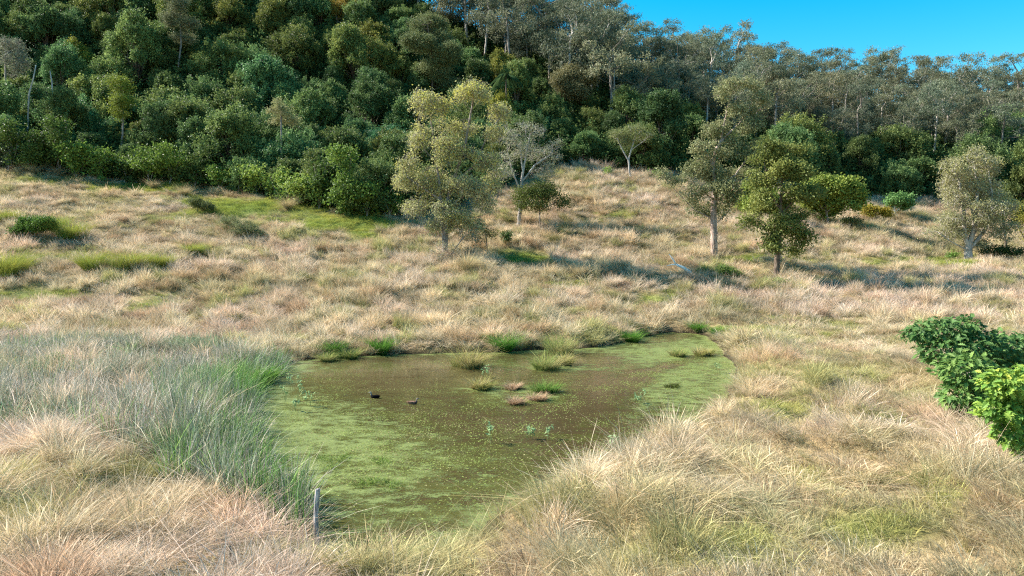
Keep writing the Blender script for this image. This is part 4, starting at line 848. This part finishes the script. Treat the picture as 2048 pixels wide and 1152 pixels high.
# ================================================================ THE FOREST
def dome_tree(seed, Rr, Hc, pal, leaf=.36, ncl=900, per=24, lumps=22, trunk_h=2.6, bark=B_brown):
    """trunk with limbs to every lump; crown of leaf clusters on the lumps"""
    rg = np.random.default_rng(seed); L_ = []
    for k in range(lumps):
        a = k * 2.4 + rg.uniform(-.4, .4); t = (k + .5) / lumps; rad = Rr * .62 * math.sqrt(t) * rg.uniform(.8, 1.2)
        zc = trunk_h + Hc * (.35 + .62 * (1 - t ** 1.4) * rg.uniform(.75, 1.1)) - (t > .6) * rg.uniform(0, 3.5); L_.append((np.array([rad * math.cos(a) * 1.12, rad * math.sin(a) * 1.12, zc + rg.normal() * .8]), Rr * rg.uniform(.14, .36)))
    G = Geo(); tp = [np.array([0, 0, -1.5]), np.array([.1, 0, trunk_h * .6]), np.array([0, .1, trunk_h + Hc * .2])]; V_, F_ = path_tube(tp, [.26, .2, .13], 7); G.add(V_, F_, (1, 1, 1))
    for c, r_ in L_:
        mid = tp[2] * .5 + c * .5 + rg.normal(size=3) * .3; V_, F_ = path_tube([tp[1] + (tp[2] - tp[1]) * rg.random(), mid, c], [.1, .07, .03], 4); G.add(V_, F_, (1, 1, 1))
    T = G.mesh('forest_trunk', bark, True); G = Geo(); pal = np.array(pal, float)
    for c, r_ in L_:
        m_ = max(6, int(ncl / lumps)); d = unit(rg.normal(size=(m_, 3)) + [0, 0, .45]); cc = c + d * r_ * rg.uniform(.5, 1.45, (m_, 1)) * [1.15, 1.15, .75]; cc[:, 2] += (rg.random(m_) < .25) * rg.uniform(0, .9, m_)
        tone = rg.random(m_) * .7 + .3 * rg.random(); b = np.repeat(np.arange(m_), per); pos = cc[b] + rg.normal(size=(len(b), 3)) * [.24, .24, .34]
        k = np.clip(tone[b] * .7 + rg.random(len(b)) * .3, 0, .99) * (len(pal) - 1); k0 = k.astype(int); f = (k - k0)[:, None]
        leaves(G, pos, leaf, .55, (pal[k0] * (1 - f) + pal[k0 + 1] * f) * rg.uniform(.75, 1.25, (len(b), 1)), rg, up=.8, out=d[b] * .8)
    return T, G.mesh('forest_crown', M_leaf)
def gum(seed, hgt=15, pal=((.09, .105, .055), (.175, .185, .095), (.34, .335, .20)), R_=3.2, leaf=.36, n=11, bark=B_pale, nleaf=22):
    rg = np.random.default_rng(seed); A = []; lean = rg.normal(size=2) * .5
    for k in range(n):
        t = rg.uniform(.42, 1.0); a = rg.uniform(0, 6.28); rad = R_ * (1.15 - abs(t - .7) * 1.2) * rg.uniform(.15, 1)
        c = np.array([rad * math.cos(a) + lean[0] * t, rad * math.sin(a) + lean[1] * t, hgt * t - .6]); s_ = rg.uniform(1.0, 2.0); A.append(ell(c, (s_ * 1.2, s_ * 1.2, s_ * .7), 34, rg))
    A = np.concatenate(A); tp = [np.array([0, 0, -1.5]), np.array([lean[0] * .3, lean[1] * .3, hgt * .35]), np.array([lean[0] * .7, lean[1] * .7, hgt * .68])]
    return build_tree('gum', A, [tp], .23, bark, pal, rg, D=.6, di=5, dk=.65, rtip=.014, leaf=leaf, lw=.5, nleaf=nleaf, spread=.45, tips=2, thr=.075, droop=.1, squash=.6, sides=5)
RF = [(.035, .062, .022), (.09, .135, .04), (.18, .235, .07), (.36, .41, .13)]
rf = [dome_tree(200 + k, (5.0, 6.4, 4.4, 5.8, 4.8, 6.8, 4.2, 5.4)[k], (5.5, 5.0, 8.5, 7, 6, 5.6, 7.5, 9)[k], RF, lumps=(18, 26, 20, 24, 16, 30, 18, 24)[k]) for k in range(8)]
gm = [gum(300 + k, 14.6 + (k % 4) * 1.3, R_=4.2 + (k % 3) * .8, n=12 + k % 4, bark=(B_pale, B_grey)[k % 3 > 0]) for k in range(8)]
used_rf, used_gm = {}, {}
def stand(var, cache, key, name, label, cat, group, loc, rz, sc, color):
    if key not in cache:
        e = place(name, label, cat, loc, var[0], var[1], group, color=color); cache[key] = e
    else:
        src = cache[key]; e = src.copy(); COL.objects.link(e)
        for chd in src.children:
            c = chd.copy(); c.parent = e; COL.objects.link(c)
            if c.name.startswith('crown'): c.color = (*color, 1)
        e.location = loc; e['label'] = label; e['group'] = group; e['category'] = cat
    e.rotation_euler = (random.gauss(0, .05), random.gauss(0, .05), rz); e.scale = sc; FL.append((label, float(project(*loc)[0]), e)); return e
# Poisson-like places on the hill
rg = np.random.default_rng(99); pts = []
ccx, ccy = rg.uniform(-215, 225, 26000), rg.uniform(92, 232, 26000)
okm = (ccy > edgeY(ccx, ccy) + 2.2) & (np.abs(ccx) < .80 * ccy + 6); ccx, ccy = ccx[okm], ccy[okm]
grid_ = {}
for X_, Y_ in zip(ccx, ccy):
    rmin = 6.0 if Y_ < 150 else 5.3; k = (int(X_ // 7), int(Y_ // 7))
    if all(math.hypot(X_ - a, Y_ - b) > rmin for i in (-1, 0, 1) for j in (-1, 0, 1) for a, b in grid_.get((k[0] + i, k[1] + j), ())):
        grid_.setdefault(k, []).append((X_, Y_)); pts.append((X_, Y_))
pts = np.array(pts); pz = ground(pts[:, 0], pts[:, 1]); bpx, bpy_ = project(pts[:, 0], pts[:, 1], pz); tpx, tpy = project(pts[:, 0], pts[:, 1], pz + 12)
# gums hold the ridge; the boundary drops to the right
gy_line = np.interp(bpx, [-200, 0, 400, 800, 1000, 1150, 1300, 1500, 1700, 1900, 2100], [-300, -200, -110, 60, 170, 240, 292, 328, 342, 352, 360])
isg = bpy_ < gy_line + rg.normal(size=len(pts)) * 9
infr = (tpy < 1152) & (bpy_ > -15) & (bpx > -70) & (bpx < 2120)
far_ridge = pts[:, 1] > np.interp(bpx, PXC, ridgeY) + 9
keep = infr & ~far_ridge
LAND = [(0, 'at the far left'), (230, 'above the left grass strip'), (430, 'above the shaded grass'), (640, 'above the bright edge shrubs'), (830, 'behind the weeping tree'), (1040, 'behind the grey limbed tree'), (1230, 'above the slender white stemmed tree'), (1440, 'behind the tallest gum'), (1600, 'behind the dark trunked tree'), (1760, 'above the white stemmed dome'), (1940, 'behind the stout trunked tree'), (2100, 'at the right edge')]
def tone_name(c):
    r_, g_, b_ = c
    return 'yellow green' if r_ > 1.35 * b_ * 1.0 and r_ > 1.1 else ('bluish dark green' if b_ > 1.15 * r_ else ('pale olive' if r_ + g_ + b_ > 3.5 else 'deep green'))
cnt = [0, 0]; FL = []
for (X_, Y_), z_, bx, by, g_, k_ in zip(pts, pz, bpx, bpy_, isg, keep):
    if not k_: continue
    land = min(LAND, key=lambda q_: abs(q_[0] - bx))[1]; dep = Y_ - float(edgeY(X_, Y_))
    row = 'in front' if dep < 8 else 'low down' if dep < 25 else 'halfway up' if dep < 50 else 'high up' if dep < 75 else 'on the ridge'
    f = rg.uniform(.75, 1.3); hue = rg.normal() * (.06 if g_ else .12) - (.07 if g_ else .05); col = np.array([f * (1 + hue), f, f * (1 - hue * .9)])
    if g_:
        cnt[1] += 1; k = int(rg.integers(0, 8)); s_ = rg.uniform(.72, 1.25); col *= (1.0, .97, 1.0)
        if bx < 1250: s_ *= 1.18
        stand(gm[k], used_gm, k, 'gum_tree', '%s gum tree %s %s' % ({'deep green': 'dull green', 'pale olive': 'grey olive', 'yellow green': 'yellowish', 'bluish dark green': 'bluish grey'}[tone_name(col)], row, land), 'tree', 'gum trees along the ridge', (X_, Y_, z_), rg.uniform(0, 6.28), (s_, s_, s_ * rg.uniform(.85, 1.15)), col)
    else:
        cnt[0] += 1; k = int(rg.integers(0, 8)); s_ = rg.uniform(.62, 1.25) * (.85 if dep < 6 else 1); tn = tone_name(col)
        if rg.random() < .06: col = np.array([1.9, 1.45, .8]); tn = 'bright yellow green'
        stand(rf[k], used_rf, k, 'rainforest_tree', '%s rainforest tree %s %s' % (tn, row, land), 'tree', 'rainforest trees on the hillside', (X_, Y_, z_ - .8), rg.uniform(0, 6.28), (s_, s_, s_ * rg.uniform(.85, 1.2)), col)
by_ = {}
for l_, p_, e_ in FL: by_.setdefault(l_, []).append((p_, e_))
ORD = ['leftmost', 'second from left', 'third from left', 'fourth from left', 'fifth from left', 'sixth from left', 'seventh from left', 'eighth from left', 'ninth from left', 'tenth from left', 'eleventh from left', 'twelfth from left']
for l_, q_ in by_.items():
    if len(q_) < 2: continue
    q_.sort(key=lambda t: t[0])
    for i_, (_, e_) in enumerate(q_): e_['label'] = l_ + ', ' + (('left', 'right')[i_] + ' of two' if len(q_) == 2 else 'rightmost' if i_ == len(q_) - 1 else ORD[min(i_, 11)])
print('forest', cnt, max(len(e_['label'].split()) for _, _, e_ in FL))
# distinctive forest trees
featured('lime_tree', 'lime green bushy tree standing out at the left forest edge', 'tree', 245, 118, [(243, 175, 26, 20), (250, 205, 24, 18), (240, 225, 14, 16)], [[(246, 360), (246, 260), (245, 190)]], .15, B_grey, [(.13, .17, .03), (.26, .31, .05)], 60, dens=2, nleaf=16, leaf=.28, spread=.4, thr=.08)
featured('pale_conical_tree', 'pale tan conical tree against the dark forest', 'tree', 563, 109, [(560, 205, 12, 12), (563, 222, 24, 12), (570, 238, 30, 9), (552, 240, 16, 8)], [[(563, 400), (563, 300), (562, 215)]], .14, B_grey, [(.26, .27, .12), (.40, .38, .18)], 61, dens=2.5, nleaf=14, leaf=.26, twigs=2, rtip=.02, spread=.35, thr=.08)
featured('yellow_tree', 'golden yellow tree at the top edge of the forest', 'tree', 675, 176, [(655, 12, 22, 16), (690, 10, 24, 18), (672, 25, 26, 10), (705, 30, 14, 12)], [[(675, 90), (675, 50), (672, 20)]], .25, B_grey, [(.25, .19, .04), (.48, .36, .07)], 62, dens=1.2, nleaf=14, leaf=.45, spread=.6, thr=.12, D=.7, dk=.8, rtip=.03)
featured('domed_brown_tree', 'brown olive domed tree halfway up the slope above the grey tree', 'tree', 1145, 150, [(1145, 150, 34, 22), (1170, 165, 24, 20), (1120, 165, 22, 16), (1150, 185, 36, 16)], [[(1148, 250), (1146, 200), (1145, 155)], [(1147, 210), (1170, 170)], [(1147, 210), (1122, 170)]], .22, B_pale, [(.15, .14, .06), (.25, .23, .11)], 63, dens=1.6, nleaf=15, leaf=.34, spread=.5, thr=.1, rtip=.03, D=.6)
featured('grey_twig_tree', 'bare grey twiggy tree at the left edge of the photo', 'tree', 12, 122, [(10, 90, 26, 24), (20, 125, 24, 26)], [[(14, 300), (12, 180), (10, 110)]], .16, B_grey, [(.18, .20, .13), (.28, .30, .2)], 64, dens=1.4, nleaf=8, leaf=.25, twigs=5, twig_len=.9, rtip=.03, thr=.1, spread=.5)
featured('tall_bare_conifer', 'tall thin conifer with a bare grey upper trunk', 'tree', 362, 150, [(362, 10, 24, 22), (345, 40, 22, 16), (378, 45, 20, 16), (362, 72, 24, 12)], [[(362, 290), (362, 90), (361, -12)]], .17, B_grey, [(.12, .15, .07), (.24, .25, .13)], 65, dens=1.3, nleaf=10, leaf=.3, twigs=3, rtip=.02, thr=.1, spread=.45)
featured('olive_tall_tree', 'tall olive tree rising high above the weeping tree', 'tree', 865, 150, [(850, 40, 44, 24), (870, 75, 46, 24), (890, 110, 40, 22), (840, 90, 34, 20), (868, 140, 40, 20), (885, 165, 36, 18)], [[(868, 240), (866, 120), (855, 50)], [(866, 140), (890, 105)]], .22, B_brown, [(.09, .12, .045), (.17, .20, .08), (.24, .26, .11)], 66, dens=1.5, nleaf=15, leaf=.34, spread=.5, thr=.1, rtip=.03, D=.65, dk=.7)
for lab, p0, p1, Y in (('leaning dead white trunk in the left forest', (58, 188), (72, 130), 121), ('short dead grey trunk right of the leaning one', (105, 185), (100, 142), 123)):
    a_, b_ = world(*p0, Y), world(*p1, Y); gb = on_ground(p0[0], Y); G = Geo(); V_, F_ = path_tube([np.zeros(3), (a_ - gb) * .5 + [.2, 0, 0], a_ - gb, (a_ + b_) / 2 - gb + [.1, 0, 0], b_ - gb], [.16, .15, .14, .11, .07], 7); G.add(V_, F_, (1, 1, 1))
    tag(link('dead_trunk', G.mesh('dead_trunk', B_pale, True), None, gb), lab, 'dead tree', 'dead trunks in the left forest')
# palm
Y = 138; pc = world(1012, 152, Y); gb = on_ground(1012, Y); rg = np.random.default_rng(70)
e = bpy.data.objects.new('palm_tree', None); COL.objects.link(e); e.location = gb; tag(e, 'single drooping palm on the slope above the weeping tree', 'palm')
G = Geo(); V_, F_ = path_tube([np.zeros(3), (pc - gb) * .5, pc - gb], [.2, .15, .13], 8); G.add(V_, F_, (1, 1, 1)); link('trunk', G.mesh('palm_trunk', B_brown, True), e)
for k in range(18):
    G = Geo(); a_ = k * 2.4; el = rg.uniform(.2, 1.2); t = np.linspace(0, 1, 9)[:, None]; Lf = rg.uniform(2.6, 3.4)
    hd = np.array([math.cos(a_), math.sin(a_), 0]); Pf = (pc - gb) + hd * Lf * (t * math.cos(el) + .15 * t) + np.array([0, 0, 1.]) * Lf * (t * math.sin(el) - t ** 2 * 1.1)
    V_, F_ = path_tube(Pf, np.linspace(.04, .012, 9), 4); G.add(V_, F_, (.10, .13, .05)); sd = np.cross(hd, [0, 0, 1.])
    for s in (-1, 1):
        b0 = Pf[1:]; tt = np.linspace(.15, 1, 40)[:, None]; bp_ = np.stack([np.interp(tt[:, 0], t[:, 0], Pf[:, j]) for j in range(3)], 1); tip = bp_ + sd * s * .55 + hd * .3 - [0, 0, .45]
        wv = hd * .07; Vq = np.stack([bp_ - wv, bp_ + wv, tip], 1).reshape(-1, 3); G.add(Vq, np.arange(120).reshape(40, 3), (.07, .12, .045))
    link('frond', G.mesh('palm_frond', M_clump), e)
# shrubs along the forest edge
ES = [(25, 262, 28, 22, 0), (70, 275, 32, 22, 0), (120, 262, 22, 40, 0), (160, 300, 30, 20, 1), (200, 312, 34, 18, 1), (255, 320, 30, 22, 0), (300, 322, 28, 18, 1), (345, 312, 32, 26, 1), (395, 335, 26, 16, 0), (440, 345, 22, 18, 1), (480, 340, 26, 20, 2), (515, 348, 28, 20, 2), (555, 355, 28, 18, 2),
      (600, 365, 28, 18, 2), (640, 375, 28, 20, 2), (690, 385, 30, 22, 1), (735, 385, 30, 26, 1), (780, 395, 26, 22, 1), (690, 310, 26, 26, 1), (640, 330, 24, 22, 0), (1170, 335, 24, 12, 0), (1310, 350, 18, 12, 1), (1725, 395, 20, 12, 0), (20, 305, 26, 14, 3), (570, 390, 22, 12, 1), (1290, 352, 14, 12, 0), (1000, 405, 18, 14, 0)]
PALS = [[(.05, .09, .02), (.13, .20, .045)], [(.08, .14, .025), (.22, .32, .06)], [(.16, .24, .04), (.36, .45, .10)], [(.09, .12, .08), (.16, .19, .12)]]
ELAB = ['dark green', 'mid green', 'bright yellow green', 'dull grey green']
for k, (px, py, rx, ry, pi) in enumerate(ES):
    X_ = (px - 1024) / F; Ye = float(np.interp(px, EPX, EY)) - .6 + (k % 3) * .5; gb = on_ground(px, Ye); gp = project(*gb)[1]
    where = ('the left border' if px < 90 else 'the far left grass' if px < 230 else 'the shaded grass strip' if px < 420 else 'the sunlit shrub tips' if px < 600 else 'the central green sward' if px < 820 else 'the grey limbed tree' if px < 1180 else 'the slender white stemmed tree' if px < 1400 else 'the white stemmed dome')
    nth = ['round', 'low', 'tall', 'leaning', 'wide', 'loose', 'sprawling'][k % 7]
    featured('edge_shrub', '%s %s shrub at the forest edge by %s' % (nth, ELAB[pi], where), 'shrub', px, Ye, [(px, py, rx, ry), (px + rx * .5, py + ry * .3, rx * .6, ry * .7), (px - rx * .5, py + ry * .4, rx * .6, ry * .7), (px, (py + gp) / 2, rx * .7, max(6, (gp - py) * .45))], [[(px, gp), (px, py + ry * .5)], [(px, gp - 4), (px + rx * .5, py)], [(px, gp - 4), (px - rx * .5, py)]],
             .09, B_grey, PALS[pi], 400 + k, group='shrubs along the forest edge', dens=1.0, nleaf=7, leaf=.40, lw=.6, spread=.46, nocol=.25, thr=.07, D=.55, dk=.6, di=5, rtip=.02)
# dark understorey that fills the forest floor
def t_under(G, rg, i):
    c = unit(rg.normal(size=(14, 3)) * [1, 1, .5] + [0, 0, .5]) * rg.uniform(.4, 1.3, (14, 1)) + [0, 0, .6]; b = np.repeat(np.arange(14), 22)
    leaves(G, c[b] + rg.normal(size=(len(b), 3)) * .28, .3, .55, np.tile([[1., 1., 1.]], (len(b), 1)) * rg.uniform(.6, 1.3, (len(b), 1)), rg, up=.6)
C_un = tuft_set('f_under', t_under, 4)
rg = np.random.default_rng(77); x = rg.uniform(-190, 200, 24000); y = rg.uniform(92, 226, 24000); z = ground(x, y); px, py = project(x, y, z)
keep = (y > edgeY(x, y) + .8) & (np.abs(x) < .79 * y + 4) & (py > -60) & ((y < edgeY(x, y) + 14) | (rg.random(len(x)) < .55)); x, y = x[keep], y[keep]; n = len(x)
P, rot = finish(x, y, rg, .2); s_ = rg.uniform(.9, 2.9, n) * (.7 + .3 * sstep(0, 10, y - edgeY(x, y)))
tint = np.array([.07, .105, .035]) * rg.uniform(.6, 1.7, (n, 1)) * (1 + rg.normal(size=(n, 1)) * [.12, 0, -.1])
scatter('forest_understorey', 'dark leafy undergrowth covering the forest floor', 'undergrowth', P, rot, np.stack([s_, s_, s_], 1), tint, rg.integers(0, 4, n), C_un)
print('under', n)
